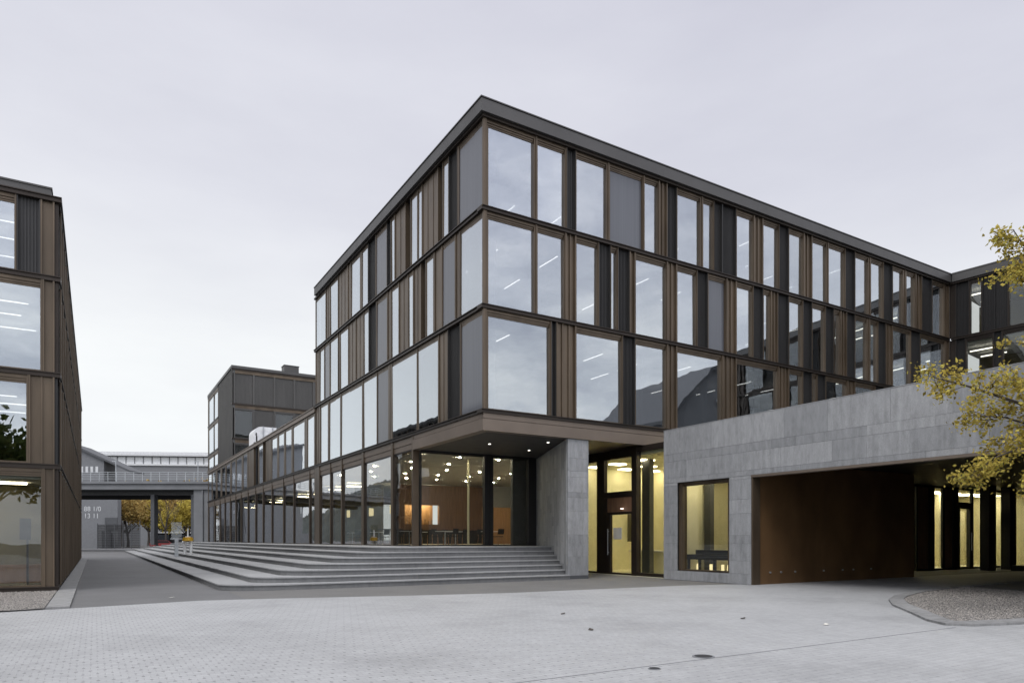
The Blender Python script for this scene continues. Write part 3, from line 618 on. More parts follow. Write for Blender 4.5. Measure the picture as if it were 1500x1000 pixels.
slabs(m, FG, 1.90, 22.0, rows(0.01, GT, [0.98, 0.30, 0.66, 0.30, 0.72, 0.5, 0.78, 0.30, 0.62, 0.8]), holes, 0.75, 2.1, -0.034, 0.0)
slabs(m, Fac((7.3, -1.9), (1, 0), (0, 1)), 0.0, 4.7, rows(0.01, GT, [0.98, 0.30, 0.66, 0.30, 0.72, 0.5, 0.78, 0.30, 0.62, 0.8]), (), 0.8, 1.9, -0.028, 0.0)
# reveals of window and passage
m.fbox(FG, 2.62, 2.66, -0.32, -0.036, 0.38, 3.86); m.fbox(FG, 5.28, 5.32, -0.32, -0.036, 0.38, 3.86)
m.fbox(FG, 2.66, 5.28, -0.32, -0.036, 0.34, 0.38); m.fbox(FG, 2.66, 5.28, -0.32, -0.036, 3.86, 3.9)
m.fbox(FG, 6.18, 6.26, -0.32, -0.036, 0.0, gz)
m.build('stone_cladding', M['stone'], gate)
m = MB(); m.fbox(FG, 1.9, 22.0, -0.34, 0.008, GT+0.002, GT+0.025); m.build('coping', M['stone'], gate)
slots(Fac((7.42, 0), (0, -1), (-1, 0)), [('W', 2.82, 5.14)], 0.385, 3.855, gate, 2.665, 5.275, pane='glass_low', head=0.14)
m = MB(); m.fbox(FG, 6.262, 19.0, -0.28, 0.012, gz-0.085, gz-0.002); m.build('passage_trim', M['bronze_pale'], gate)
m = MB(); m.fbox(FG, 6.262, 6.33, -0.4, -0.02, 0.005, gz-0.087); m.build('passage_trim', M['bronze'], gate)
m = MB(); m.box(7.72, 17.7, -6.262, -6.15, 0.004, 4.4); m.box(17.58, 17.7, -6.149, -3.4, 0.004, 4.4); m.build('passage_wall', M['corten'], gate)
m = MB(); m.box(7.62, 36, -19.2, -19.0, 0.004, 5.0); m.box(35.8, 36, -18.99, -3.5, 0.004, 4.4); m.build('passage_wall', M['black'], gate)
m = MB(); m.box(7.61, 36, -18.99, -3.2, 4.42, 4.6); m.build('passage_soffit', M['black'], gate)
m = MB(); m.box(7.61, 36, -22.0, -1.95, 5.0, 5.25); m.build('roof', M['far_grey'], gate)
m = MB()
for i in range(7): m.cyl(8.2+i*1.35, -6.268, 0.40, 0.43, 0.03, 8)
for i in range(7): pass
mm = MB()
for i, x in enumerate((8.3, 8.9, 9.7, 11.4, 12.6, 13.3, 14.5)): mm.tube([(x, -6.262, 0.42), (x, -6.30, 0.42)], [0.035, 0.035], 10)
mm.build('wall_stud', M['steel'], gate)
for i, (x, y, wh) in enumerate(((11.5, -9.5, 'nearest the brown wall'), (14.5, -11.0, 'second from the brown wall'), (18.5, -9.0, 'deepest in the passage'))):
    m = MB(); m.cyl(0, 0, 0, 0.02, 0.1, 14); o = m.build('downlight', M['steel']); o.location = (x, y, 4.398)
    tag(o, 'unlit steel downlight in the black passage ceiling, %s' % wh, 'lamp', 'downlights in the passage ceiling')
# lit room behind the gatehouse window
m = MB(); m.box(7.7, 17.5, -6.148, -1.95, -0.02, 0.02); m.build('floor_slab', M['cream'], gate)
m = MB(); m.box(11.6, 11.8, -6.148, -1.96, 0.021, 4.3); m.box(7.75, 11.6, -1.97, -1.94, 0.021, 4.3); m.box(7.75, 17.5, -6.14, -1.96, 4.30, 4.36)
m.build('inner_wall', M['cream'], gate)
m = MB(); m.box(8.6, 9.3, -3.6, -2.6, 4.26, 4.295); m.box(9.9, 10.6, -5.6, -4.2, 4.26, 4.295); m.build('ceiling_light', M['lamp_panel'], gate)
m = MB(); m.box(9.4, 9.62, -2.44, -2.10, 0.021, 4.29); m.box(8.9, 9.2, -4.75, -4.35, 0.021, 4.29); m.build('column', M['dark_paint'], gate)
m = MB(); m.box(10.2, 10.4, -3.9, -3.5, 0.021, 4.29); m.box(11.2, 11.3, -1.0-2.0, -2.4, 0.021, 3.0); m.build('wall_panel', M['olive'], gate)
t = thing('lounge_bench', 'long black slatted bench inside the gatehouse window', 'bench', (8.6, -3.9, 0.021))
MB().box(8.35, 8.95, -4.5, -2.1, 0.80, 1.0).build('seat', M['screen'], t)
MB().box(8.9, 8.97, -4.5, -2.1, 1.001, 1.18).build('backrest', M['screen'], t)
for y in (-4.4, -3.6, -2.8, -2.2): MB().box(8.4, 8.5, y, y+0.08, 0.022, 0.799).build('leg', M['screen'], t)
for i, y in enumerate((-4.1, -3.8, -3.2, -2.5)):
    m = MB(); m.cyl(8.62, y, 0.022, 0.62, 0.06, 12); o = m.build('floor_lantern', M['lamp_dim'])
    tag(o, 'small glowing floor lantern before the black bench, %s from the left' % ORDW[3-i], 'lantern', 'lanterns under the bench')

# entrance glazing between pier and gatehouse, facing the steps side
FE = Fac((7.9, 0), (0, -1), (-1, 0))
m = MB()
ent = thing('glass_entrance', 'tall lit glass entrance with bronze frame between pier and stone wall', 'entrance', (7.9, 0, 0))
def post(s0, s1, z0, z1, d0=-0.14, d1=0.06): m.fbox(FE, s0, s1, d0, d1, z0, z1)
post(-5.6, -5.4, 0.004, 5.69); post(-3.16, -2.62, 0.004, 5.69); post(-0.62, -0.30, 0.004, 5.69, -0.14, 0.12); post(1.72, 1.9, 0.004, 5.69)
post(-2.618, -0.622, 5.28, 5.69); post(-2.618, -0.622, 3.52, 3.78); post(-0.298, 1.718, 5.45, 5.69); post(-0.298, 1.718, 0.004, 0.16); post(-5.398, -3.162, 5.28, 5.69); post(-5.398, -3.162, 0.004, 0.1)
post(-2.618, -2.40, 0.004, 3.518)
m.build('frame', M['bronze_dark'], ent)
for (a, b, z0, z1) in ((-5.4, -3.16, 0.1, 5.28), (-2.62, -0.62, 3.78, 5.28), (-0.3, 1.72, 0.16, 5.45)):
    q = MB(); q.fbox(FE, a-0.01, b+0.01, -0.05, -0.038, z0-0.01, z1+0.01); q.build('pane', M['glass_low'], ent)
m = MB(); m.fbox(FE, -2.398, -0.63, -0.1, 0.03, 2.86, 3.515)
tr = m.build('door_header', M['wood'], ent)
d = MB(); d.fbox(FE, -2.397, -2.2, -0.1, 0.05, 0.012, 2.855); d.fbox(FE, -0.72, -0.63, -0.1, 0.05, 0.012, 2.855); d.fbox(FE, -2.198, -0.722, -0.1, 0.05, 2.74, 2.855); d.fbox(FE, -2.198, -0.722, -0.1, 0.05, 0.012, 0.1)
dr = d.build('door', M['bronze_dark'], ent)
q = MB(); q.fbox(FE, -2.205, -0.715, -0.04, -0.028, 0.09, 2.75); q.build('pane', M['glass_low'], dr)
q = MB(); q.tube([FE.p(-2.28, 0.11, 0.9), FE.p(-2.28, 0.11, 2.1)], [0.02, 0.02], 8); q.fbox(FE, -2.295, -2.265, 0.05, 0.1, 1.0, 1.03); q.fbox(FE, -2.295, -2.265, 0.05, 0.1, 1.97, 2.0); q.build('handle', M['steel'], dr)
q = MB(); q.fbox(FE, -2.05, -1.45, -0.027, -0.022, 1.62, 2.15); q.build('notice', M['paper'], dr)
m = MB(); m.box(7.75, 14.0, -1.74, 6.0, -0.03, 0.012); m.build('floor_slab', M['cream'], ent)
m = MB(); m.box(13.8, 14.0, -1.74, 6.0, 0.013, 5.4); m.box(8.06, 13.79, 5.8, 6.0, 0.013, 5.4); m.box(8.06, 13.79, -1.745, -1.70, 0.013, 5.4); m.box(8.06, 14.0, -1.69, 5.79, 5.30, 5.5)
m.build('inner_wall', M['cream'], ent)
m = MB(); m.box(9.2, 9.45, 1.01, 1.52, 0.013, 5.29)
m.build('column', M['dark_paint'], ent)
m = MB()
for x in (9.0, 11.0, 12.8):
    for y in (-1.1, 1.2, 3.2, 4.9): m.box(x, x+0.7, y, y+0.5, 5.25, 5.295)
m.build('ceiling_light', M['lamp_panel'], ent)
t = thing('reception_desk', 'cream reception desk with white top inside the lit entrance', 'desk', (11.0, 2.4, 0.013))
MB().box(10.2, 10.9, 1.1, 3.4, 0.014, 1.02).build('desk_front', M['cream'], t); MB().box(10.1, 11.0, 1.0, 3.5, 1.021, 1.08).build('desk_top', M['white_paint'], t)
o = MB().box(12.0, 12.1, 5.42, 6.66, 1.5, 3.6).build('notice_board', M['olive']); tag(o, 'brown display board standing behind the glass entrance door', 'board')
o = MB().cyl(0, 0, 0, 0.03, 0.07, 14).build('door_lamp', M['lamp_white']); o.location = FE.p(-1.3, 0.09, 2.98); tag(o, 'small square lamp glowing on the header above the entrance door', 'lamp')

# lit glass front deep in the passage
lob = thing('passage_lobby', 'lit cream lobby behind black framed glass at the end of the passage', 'lobby', (23.0, -3.3, 0))
FP = Fac((0, -3.3), (1, 0), (0, -1))
m = MB()
for a, b in ((17.72, 18.0), (20.4, 20.6), (23.0, 23.12), (23.30, 23.4), (24.55, 25.02), (25.80, 26.0), (26.9, 27.42), (28.78, 29.0), (29.9, 30.2), (31.2, 31.45), (33.3, 33.5), (35.6, 35.79)): m.fbox(FP, a, b, -0.08, 0.03, 0.004, 4.41)
m.fbox(FP, 23.4, 35.6, -0.18, 0.03, 0.004, 0.10); m.fbox(FP, 17.72, 35.6, -0.18, 0.03, 4.30, 4.408); m.fbox(FP, 27.42, 28.78, -0.18, 0.045, 3.45, 3.62)
m.build('frame', M['black'], lob)
for a, b, z0, z1 in ((23.12, 23.3, 0.1, 4.3), (25.02, 25.8, 0.1, 4.3), (27.42, 28.78, 3.62, 4.3), (29.0, 29.9, 0.1, 4.3), (30.2, 31.2, 0.1, 4.3), (31.45, 33.3, 0.1, 4.3), (33.5, 35.6, 0.1, 4.3), (18.0, 20.4, 0.1, 4.3), (20.6, 23.0, 0.1, 4.3)):
    q = MB(); q.fbox(FP, a, b, -0.1, -0.088, z0, z1); q.build('pane', M['glass_low'], lob)
m = MB(); m.fbox(FP, 23.4, 24.55, -0.14, -0.05, 0.1, 4.3); m.fbox(FP, 26.0, 26.9, -0.14, -0.05, 0.1, 4.3); m.build('side_panel', M['wood'], lob)
d = MB(); d.fbox(FP, 27.43, 27.52, -0.12, 0.06, 0.02, 3.44); d.fbox(FP, 28.55, 28.77, -0.12, 0.06, 0.02, 3.44); d.fbox(FP, 27.521, 28.549, -0.12, 0.06, 3.28, 3.44); d.fbox(FP, 27.521, 28.549, -0.12, 0.06, 0.02, 0.12)
dr = d.build('door', M['black'], lob)
q = MB(); q.fbox(FP, 27.51, 28.56, -0.05, -0.04, 0.11, 3.29); q.build('pane', M['glass_low'], dr)
q = MB(); q.tube([FP.p(28.62, 0.11, 1.0), FP.p(28.62, 0.11, 2.0)], [0.02, 0.02], 8); q.build('handle', M['steel'], dr)
m = MB(); m.box(17.72, 36, -3.1, 1.4, -0.02, 0.03); m.build('floor_slab', M['cream'], lob)
m = MB(); m.box(17.72, 36, 1.2, 1.4, 0.031, 4.3); m.box(35.8, 36, -3.05, 1.19, 0.031, 4.3); m.box(17.72, 36, -3.05, 1.4, 4.31, 4.41); m.box(17.72, 17.85, -3.05, 1.19, 0.031, 4.3)
m.box(25.9, 26.1, -0.6, 0.9, 0.031, 3.6); m.box(30.2, 30.5, -0.9, 1.19, 0.031, 4.3); m.box(33.9, 34.6, -0.2, 0.1, 0.031, 3.4)
m.build('inner_wall', M['cream'], lob)
m = MB()
for x in (22.0, 24.6, 26.9, 29.2, 31.6, 34.0): m.box(x, x+1.4, -1.9, -0.9, 4.27, 4.305)
m.build('ceiling_light', M['lamp_panel'], lob)
o = MB().box(24.7, 26.6, -0.5, -0.05, 1.35, 1.43).build('wall_shelf', M['white_paint'], None); o.location = (0, 0, 0); tag(o, 'thin white shelf glowing behind the passage lobby glass', 'shelf')
for i, (s, wh) in enumerate(((27.45, 'left of the two'), (29.67, 'right of the two'))):
    o = MB().box(-0.36, 0.36, -0.22, 0.22, 0.004, 4.41).build('passage_column', M['black']); o.location = (s, -4.75, 0)
    tag(o, 'black square column before the lobby glass, %s' % wh, 'column', 'columns in the passage')
o = MB().box(27.9, 35.0, -6.6, -5.6, 0.004, 0.28).build('passage_plinth', M['black']); tag(o, 'low black plinth on the passage floor before the lobby', 'plinth')

# ------------------------------------------------------------------ steps
RISE = 0.186; XS = [-9.15, -8.1, -7.05, -6.0, -4.95, -3.9, -2.85]; YF = [-0.25+0.53*i for i in range(7)]
YE = 80.0
def step_path(k, off=0.0):
    x, y = XS[k]+off, YF[k]+off
    xr = 3.83 + 0.431*max(0, y-0.0)
    rx, ry = 2.3, 1.3
    P = []
    for i in range(13): P.append((xr + (x+rx-xr)*i/12, y))
    for i in range(1, 13):
        a = math.pi/2*i/12; P.append((x+rx-rx*math.sin(a), y+ry-ry*math.cos(a)))
    for i in range(1, 49): P.append((x, y+ry + (YE-off-y-ry)*i/48))
    return P
st = thing('stone_steps', 'broad grey granite steps wrapping the corner up to the cafe terrace', 'steps', (-9.15, -0.25, 0))
for k in range(7):
    zb, zt = k*RISE+0.002, (k+1)*RISE
    m1, m2 = MB(), MB()
    o1 = step_path(k); o2 = step_path(k, 0.032)
    if k < 6: i1 = step_path(k+1, 0.03)
    else:
        i1 = []
        for (x, y) in o1:
            i1.append((x, y))
        xr = 6.5
        i1 = [(xr + (-0.1-xr)*i/12, 6.5) for i in range(13)] + [(-0.1, 6.5)]*0
        i1 += [(-0.1, 6.6+0.01*i) for i in range(1, 13)] + [(-0.1, 6.8 + (YE-6.8)*i/48) for i in range(1, 49)]
    cutsA = []; acc = 0; idx = [0]
    for i in range(1, len(o1)):
        acc += math.dist(o1[i], o1[i-1])
        if acc > 1.25 + (k*0.37 % 0.5): idx.append(i); acc = 0
    if idx[-1] != len(o1)-1: idx.append(len(o1)-1)
    for a, b in zip(idx, idx[1:]):
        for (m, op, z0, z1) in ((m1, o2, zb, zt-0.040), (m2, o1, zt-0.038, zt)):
            q = op[a:b+1]; r = i1[a:b+1]
            g = 0.003
            def trim(pp):
                pp = [Vector((*p, 0)) for p in pp]
                if len(pp) > 1:
                    v = pp[1]-pp[0]
                    if v.length > 0.02: pp[0] = pp[0]+v.normalized()*g
                    v = pp[-2]-pp[-1]
                    if v.length > 0.02: pp[-1] = pp[-1]+v.normalized()*g
                return pp
            q, r = trim(q), trim(r); n = len(q)
            vs = [(p.x, p.y, z0) for p in q] + [(p.x, p.y, z1) for p in q] + [(p.x, p.y, z0) for p in r] + [(p.x, p.y, z1) for p in r]
            fs = []
            for i in range(n-1):
                fs.append((i, i+1, n+i+1, n+i)); fs.append((n+i, n+i+1, 3*n+i+1, 3*n+i)); fs.append((2*n+i, 3*n+i, 3*n+i+1, 2*n+i+1))
                fs.append((i, 2*n+i, 2*n+i+1, i+1))
            fs.append((0, n, 3*n, 2*n)); fs.append((n-1, 3*n-1, 4*n-1, 2*n-1))
            m.add(vs, fs)
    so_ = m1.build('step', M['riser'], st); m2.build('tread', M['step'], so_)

# two small stands on the steps
z = 3*RISE; wx, wy = -6.80, 31.5
t = thing('waste_stand', 'white two legged stand with yellow drum top on the left steps', 'stand', (wx, wy, z))
for dxx in (-0.22, 0.22): MB().cyl(wx+dxx*0.86, wy-dxx*0.5, z, z+0.95, 0.10, 14).build('leg', M['white_paint'], t)
MB().cyl(wx, wy, z+0.951, z+1.16, 0.36, 24).cyl(wx, wy, z+1.161, z+1.22, 0.30, 24).build('drum', M['yellow'], t)
MB().cyl(wx, wy, z+1.221, z+1.28, 0.18, 20).cyl(wx, wy, z+1.28, z+1.85, 0.045, 10).build('spout', M['white_paint'], t)
z = 2*RISE; wx, wy = -7.4, 33.0
t = thing('information_post', 'pale grey square post with translucent top panel on the left steps', 'post', (wx, wy, z))
MB().box(wx-.12, wx+.12, wy-.12, wy+.12, z, z+1.25).build('post', M['steel'], t)
MB().box(wx-.40, wx+.40, wy-.10, wy+.10, z+1.251, z+1.34).build('ledge', M['steel'], t)
MB().box(wx-.34, wx+.34, wy-.02, wy+.02, z+1.341, z+2.5).build('panel', M['glass_low'], t)

# ------------------------------------------------------------------ left building
lb = thing('bronze_office_block', 'bronze clad glass building cut by the left edge of the photo', 'building', (-13.5, 2.8, 0))
FA = Fac((-13.5, 2.8), (-1, 0), (0, -1)); FB = Fac((-13.5, 2.8), (0, 1), (1, 0))
BZ = [0.10, 3.86, 6.68, 9.64, 12.08]
ta = {3: [('B', 0.08, 0.42), ('D', 0.42, 0.98), ('W', 1.05, 3.0), ('D', 3.1, 4.2), ('W', 4.3, 6.5), ('B', 6.6, 7.6), ('W', 7.7, 10), ('W', 10.2, 12)],
      2: [('B', 0.08, 0.36), ('W', 0.38, 3.1), ('D', 3.2, 4.0), ('W', 4.1, 7.0), ('B', 7.1, 8.0), ('W', 8.1, 11.9)],
      1: [('B', 0.08, 0.70), ('W', 0.74, 3.3), ('B', 3.4, 4.1), ('W', 4.2, 6.8), ('D', 6.9, 8.2), ('W', 8.3, 11.9)],
      0: [('B', 0.08, 0.34), ('W', 0.36, 3.3), ('B', 3.4, 4.1), ('W', 4.2, 8.0), ('B', 8.1, 8.6), ('W', 8.7, 11.9)]}
for i in range(4):
    slots(FA, ta[i], BZ[i]+0.062, BZ[i+1]-0.087, lb, 0.06, 12.2, pane='glass_low' if i == 0 else 'glass')
    if i: ledge(FA, -0.10, 12.3, BZ[i], lb, out=0.10); ledge(FB, 0.301, 41, BZ[i], lb, out=0.10)
    tbb = []; s = 0.1; j = i
    while s < 40.2:
        w = R.choice([0.7, 1.0, 1.5, 1.9]); k = 'BDWB'[j % 4]; j += 1 + (R.random() < 0.3)
        tbb.append((k, s, min(s+w, 40.9))); s += w+0.1
    slots(FB, tbb, BZ[i]+0.062, BZ[i+1]-0.087, lb, 0.06, 41, bronze='bronze_dark', pane='glass_low')
    for q in range(24): MB().fbox(FB, 0.7+q*1.68, 0.80+q*1.68, 0.051, 0.10, BZ[i]+0.062, BZ[i+1]-0.087).build('facade_fin', M['bronze'], lb)
ledge(FA, -0.06, 12.3, BZ[0], lb, out=0.06); ledge(FB, 0.301, 41, BZ[0], lb, out=0.06)
ledge(FA, -0.13, 12.3, BZ[4], lb); ledge(FB, 0.301, 41.1, BZ[4], lb)
m = MB(); m.fbox(FA, 0.15, 12.3, -0.5, -0.12, 12.142, 12.42); m.fbox(FB, 0.501, 41, -0.5, -0.15, 12.142, 12.42); m.fbox(FA, 0.12, 12.3, -0.5, -0.09, 12.422, 12.47); m.fbox(FB, 0.501, 41, -0.5, -0.12, 12.422, 12.47); m.build('roof_edge', M['fascia'], lb)
m = MB(); m.box(-25.7, -13.8, 3.1, 43.5, 12.0, 12.3); m.build('roof', M['far_grey'], lb)
m = MB()
for z in BZ[:4]: m.box(-25.6, -13.8, 3.1, 43.5, z-0.16, z+0.02)
m.build('floor_slab', M['slab'], lb)
m = MB()
for z in BZ[1:]: m.box(-25.6, -13.8, 3.1, 43.4, z-0.4, z-0.17)
m.build('ceiling', M['plaster'], lb)
m = MB()
for za, zb in zip(BZ[1:], BZ[2:]): m.box(-25.6, -18.0, 9.0, 43.3, za+0.021, zb-0.405); m.box(-17.9, -16.0, 9.0, 9.2, za+0.021, zb-0.405)
m.box(-25.7, -25.601, 2.9, 43.5, 0, 12.2); m.box(-25.7, -13.62, 43.501, 43.7, 0, 12.2)
m.build('inner_wall', M['wall_in'], lb)
m = MB(); m.box(-25.6, -13.85, 6.4, 6.6, 0.121, 3.45); m.build('inner_wall', M['olive'], lb)
m = MB(); m.box(-25.5, -13.86, 6.2, 6.39, 0.121, 0.75); m.build('low_panel', M['wood'], lb)
m = MB(); m.box(-18.5, -14.4, 4.6, 4.9, 3.4, 3.45); m.build('ceiling_light', M['lamp_panel'], lb)
m = MB(); m.box(-14.42, -14.36, 4.9, 4.96, 0.121, 1.6); m.box(-14.6, -14.3, 4.86, 5.0, 1.601, 2.3); o = m.build('display_stand', M['panel']); tag(o, 'dark display stand behind the ground floor glass at far left', 'stand')
for fi, (z, fn) in enumerate(((BZ[2]-0.6, 'second'), (BZ[3]-0.6, 'third'), (BZ[4]-0.55, 'top'))):
    for j, y in enumerate((3.9, 5.4, 7.2)):
        m = MB(); m.box(-17.2 + 0.5*j, -14.6 + 0.3*((j+fi) % 2), y, y+0.04, z, z+0.03); o = m.build('ceiling_lamp', M['lamp_white'])
        tag(o, 'white strip lamp on the %s floor of the left building, %s from the glass' % (fn, ORDW[j]), 'lamp', 'strip lamps in the left building')

# ------------------------------------------------------------------ bridge and the far end of the street
br = thing('road_bridge', 'grey concrete footbridge crossing the lane between the two buildings', 'bridge', tuple(view(-45, 92)), -rad(YAW))
def lbx(x0, x1, y0, y1, z0, z1): return MB().box(x0, x1, y0, y1, z0, z1)       # metres from the bridge's own base
lbx(-40, 5.9, 0, 15, 8.30, 9.05).build('deck', M['concrete'], br, local=True)
lbx(-40, 6.0, -0.25, 0.3, 9.051, 9.35).build('deck_edge', M['concrete'], br, local=True)
m = MB(); m.box(-40, 5.9, 1.5, 2.1, 7.7, 8.299); m.box(-40, 5.9, 12.8, 13.4, 7.7, 8.299); m.build('girder', M['black'], br, local=True)
lbx(-3.85, -3.35, 1.2, 2.2, 0.9, 7.699).build('pier', M['dark_paint'], br, local=True)
m = MB(); m.box(1.7, 2.25, 1.0, 2.0, 0.9, 7.699); m.build('pier', M['dark_paint'], br, local=True)
m = MB(); m.box(2.4, 8.2, 0.3, 15, 0.5, 8.299); m.box(3.55, 3.7, 0.1, 0.298, 0.5, 8.299); m.box(6.1, 8.2, 0, 15, 8.3, 9.2); m.build('abutment', M['concrete'], br, local=True)
m = MB()
for q in range(40): m.box(-40+q*1.15, -39.95+q*1.15, 0.0, 0.05, 9.351, 10.6)
for z in (9.7, 10.0, 10.3, 10.58): m.box(-40, 6.0, 0.0, 0.04, z, z+0.04)
m.build('railing', M['steel'], br, local=True)
m = MB(); m.box(-40, 6.0, 13.9, 13.95, 9.1, 10.4); m.build('wind_screen', M['glass_low'], br, local=True)
for i, x in enumerate((-9.0, 2.2)):
    t = thing('bridge_lamp', 'slim grey lamp post on the bridge deck, %s' % ('further left' if i == 0 else 'near the right end'), 'lamp post', tuple(view(-45+x, 94, 9.05)), -rad(YAW), 'lamp posts on the bridge')
    MB().cyl(0, 0, 0, 3.2, 0.06, 8).build('post', M['steel'], t, local=True); MB().box(-0.5, 0.1, -0.08, 0.08, 3.2, 3.28).build('lamp_head', M['steel'], t, local=True)

hall = thing('long_hall', 'long pale roofed hall with ribbon windows far beyond the bridge', 'building', tuple(view(-110, 205)), -rad(YAW)+rad(5))
HB = MB().box(-15, 40, 0, 30, 0, 24.0); HB.build('wall', M['far_grey'], hall, local=True)
m = MB(); m.box(-16, 41, -1.2, 31, 26.4, 27.0); m.box(-15.5, 40.5, -0.8, 30.5, 27.0, 27.6); m.build('roof', M['far_light'], hall, local=True)
m = MB(); m.box(-15.2, 40.2, -0.4, 30, 23.6, 24.1); m.box(-15, 40, 0.4, 30, 24.1, 26.39); m.build('eaves_band', M['far_light'], hall, local=True)
for q in range(22):
    w = MB(); a = -14.6+q*2.48
    w.box(a, a+0.15, 0.0, 0.38, 24.15, 26.35); w.box(a, a+2.40, 0.0, 0.38, 26.2, 26.35); wo = w.build('window', M['far_grey'], hall, local=True)
    MB().box(a+0.16, a+2.40, 0.2, 0.25, 24.15, 26.2).build('pane', M['white_paint'], wo, local=True)
shed = thing('pitched_hall', 'dark grey hall with sloping roof behind the bridge railing', 'building', tuple(view(-76, 132)), -rad(YAW))
m = MB(); m.add([(-22, 0, 0), (-2.1, 0, 0), (-2.1, 0, 16.75), (-7.4, 0, 19.2), (-22, 0, 23.5), (-22, 4, 0), (-2.1, 4, 0), (-2.1, 4, 16.75), (-7.4, 4, 19.2), (-22, 4, 23.5)],
                [(0, 1, 2, 3, 4), (9, 8, 7, 6, 5), (0, 5, 6, 1), (1, 6, 7, 2), (2, 7, 8, 3), (3, 8, 9, 4), (4, 9, 5, 0)]); m.build('wall', M['far_grey'], shed, local=True)
m = MB(); m.hexa([(-22.3, -0.6, 23.55), (-7.4, -0.6, 19.25), (-7.4, 4.6, 19.25), (-22.3, 4.6, 23.55), (-22.3, -0.6, 23.95), (-7.4, -0.6, 19.65), (-7.4, 4.6, 19.65), (-22.3, 4.6, 23.95)])
m.hexa([(-7.39, -0.6, 19.25), (3.2, -0.6, 14.4), (3.2, 4.6, 14.4), (-7.39, 4.6, 19.25), (-7.39, -0.6, 19.65), (3.2, -0.6, 14.8), (3.2, 4.6, 14.8), (-7.39, 4.6, 19.65)]); m.build('roof', M['dark_paint'], shed, local=True)
for q in range(7):
    MB().box(-9.4+q*0.95, -8.9+q*0.95, -0.06, -0.001, 14.4, 15.6).build('window', M['far_light'], shed, local=True)

gw = thing('grey_rendered_wall', 'tall grey rendered wall with white lettering under the bridge', 'wall', tuple(view(-75.9, 128)), -rad(YAW))
lbx(-20, 2.7, 0, 1.2, 0, 11.0).build('wall', M['far_grey'], gw, local=True)
lbx(0.4, 2.72, -0.15, -0.001, 3.4, 5.7).build('hatch', M['dark_paint'], gw, local=True)
lbx(-20, 1.6, -3.2, -0.2, 0, 3.2).build('low_block', M['far_grey'], gw, local=True)
def letters(txt, size, x, z, y, parent):
    c = bpy.data.curves.new('lettering', 'FONT'); c.body = txt; c.size = size; c.extrude = 0.01; c.align_x = 'LEFT'; c.space_line = 0.85
    o = bpy.data.objects.new('lettering', c); col.objects.link(o); dg = bpy.context.evaluated_depsgraph_get()
    me = bpy.data.meshes.new_from_object(o.evaluated_get(dg)); bpy.data.objects.remove(o)
    o = bpy.data.objects.new('lettering', me); col.objects.link(o); o.parent = parent; o.location = (x, y, z); o.rotation_euler = (rad(90), 0, 0); me.materials.append(M['far_light']); return o
letters('88 1/0', 1.25, -3.55, 6.9, -0.03, gw)
letters('13 11', 1.25, -3.55, 5.6, -0.03, gw)

# wire enclosure and cars beyond the bridge
fn = thing('wire_fence', 'dark wire mesh enclosure beside the grey wall beyond the bridge', 'fence', tuple(view(-72.2, 122)), -rad(YAW))
for q in range(6): MB().box(-1.2+q*1.5, -1.1+q*1.5, 0, 0.1, 0, 5.0 if q % 2 else 4.5).build('post', M['dark_paint'], fn, local=True)
m = MB()
for q in range(50): m.box(-1.2+q*0.15, -1.13+q*0.15, 0.02, 0.05, 0.1, 4.3)
for q in range(10): m.box(-1.2, 6.4, 0.02, 0.05, 0.2+q*0.42, 0.25+q*0.42)
m.build('mesh_panel', M['black'], fn, local=True)
def car(label, mat, loc, rz):
    t = thing('parked_car', label, 'car', loc, rz, 'cars parked beyond the bridge')
    pr = [(-2.1, .35), (2.1, .35), (2.15, .75), (1.2, .92), (0.6, 1.42), (-1.1, 1.45), (-1.8, .98), (-2.15, .9)]; n = len(pr)
    MB().add([(x, -.85, z) for x, z in pr]+[(x, .85, z) for x, z in pr], [tuple(range(n))[::-1], tuple(range(n, 2*n))]+[(i, (i+1) % n, n+(i+1) % n, n+i) for i in range(n)]).build('body', mat, t, local=True)
    for s in (-1, 1): MB().hexa([(-1.55, s*.851, 1.0), (1.0, s*.851, .98), (.55, s*.851, 1.36), (-1.05, s*.851, 1.38), (-1.55, s*.87, 1.0), (1.0, s*.87, .98), (.55, s*.87, 1.36), (-1.05, s*.87, 1.38)]).build('side_window', M['black'], t, local=True)
    for x in (-1.3, 1.3):
        for s in (-1, 1): MB().tube([(x, s*.72, .33), (x, s*.9, .33)], [.33, .33], 16).build('wheel', M['rubber'], t, local=True)
    return t
car('dark red car parked beyond the bridge, left of the bare tree', M['red'], tuple(view(-65.0, 128.5, 0.02)), 0.2)
car('white car parked beyond the bridge, further right', M['white_paint'], tuple(view(-63.3, 136, 0.02)), 0.1)
pav = thing('glass_kiosk', 'small dark kiosk with white roof beyond the bridge', 'kiosk', tuple(view(-78, 150)), -rad(YAW))
lbx(0, 14, 0, 4, 0, 3.0).build('wall', M['black'], pav, local=True); lbx(-0.5, 14.5, -0.5, 4.5, 3.001, 3.35).build('roof', M['far_light'], pav, local=True)
for q in range(4): MB().box(1+q*3.4, 3.4+q*3.4, -0.06, -0.001, 0.5, 2.7).build('window', M['glass'], pav, local=True)

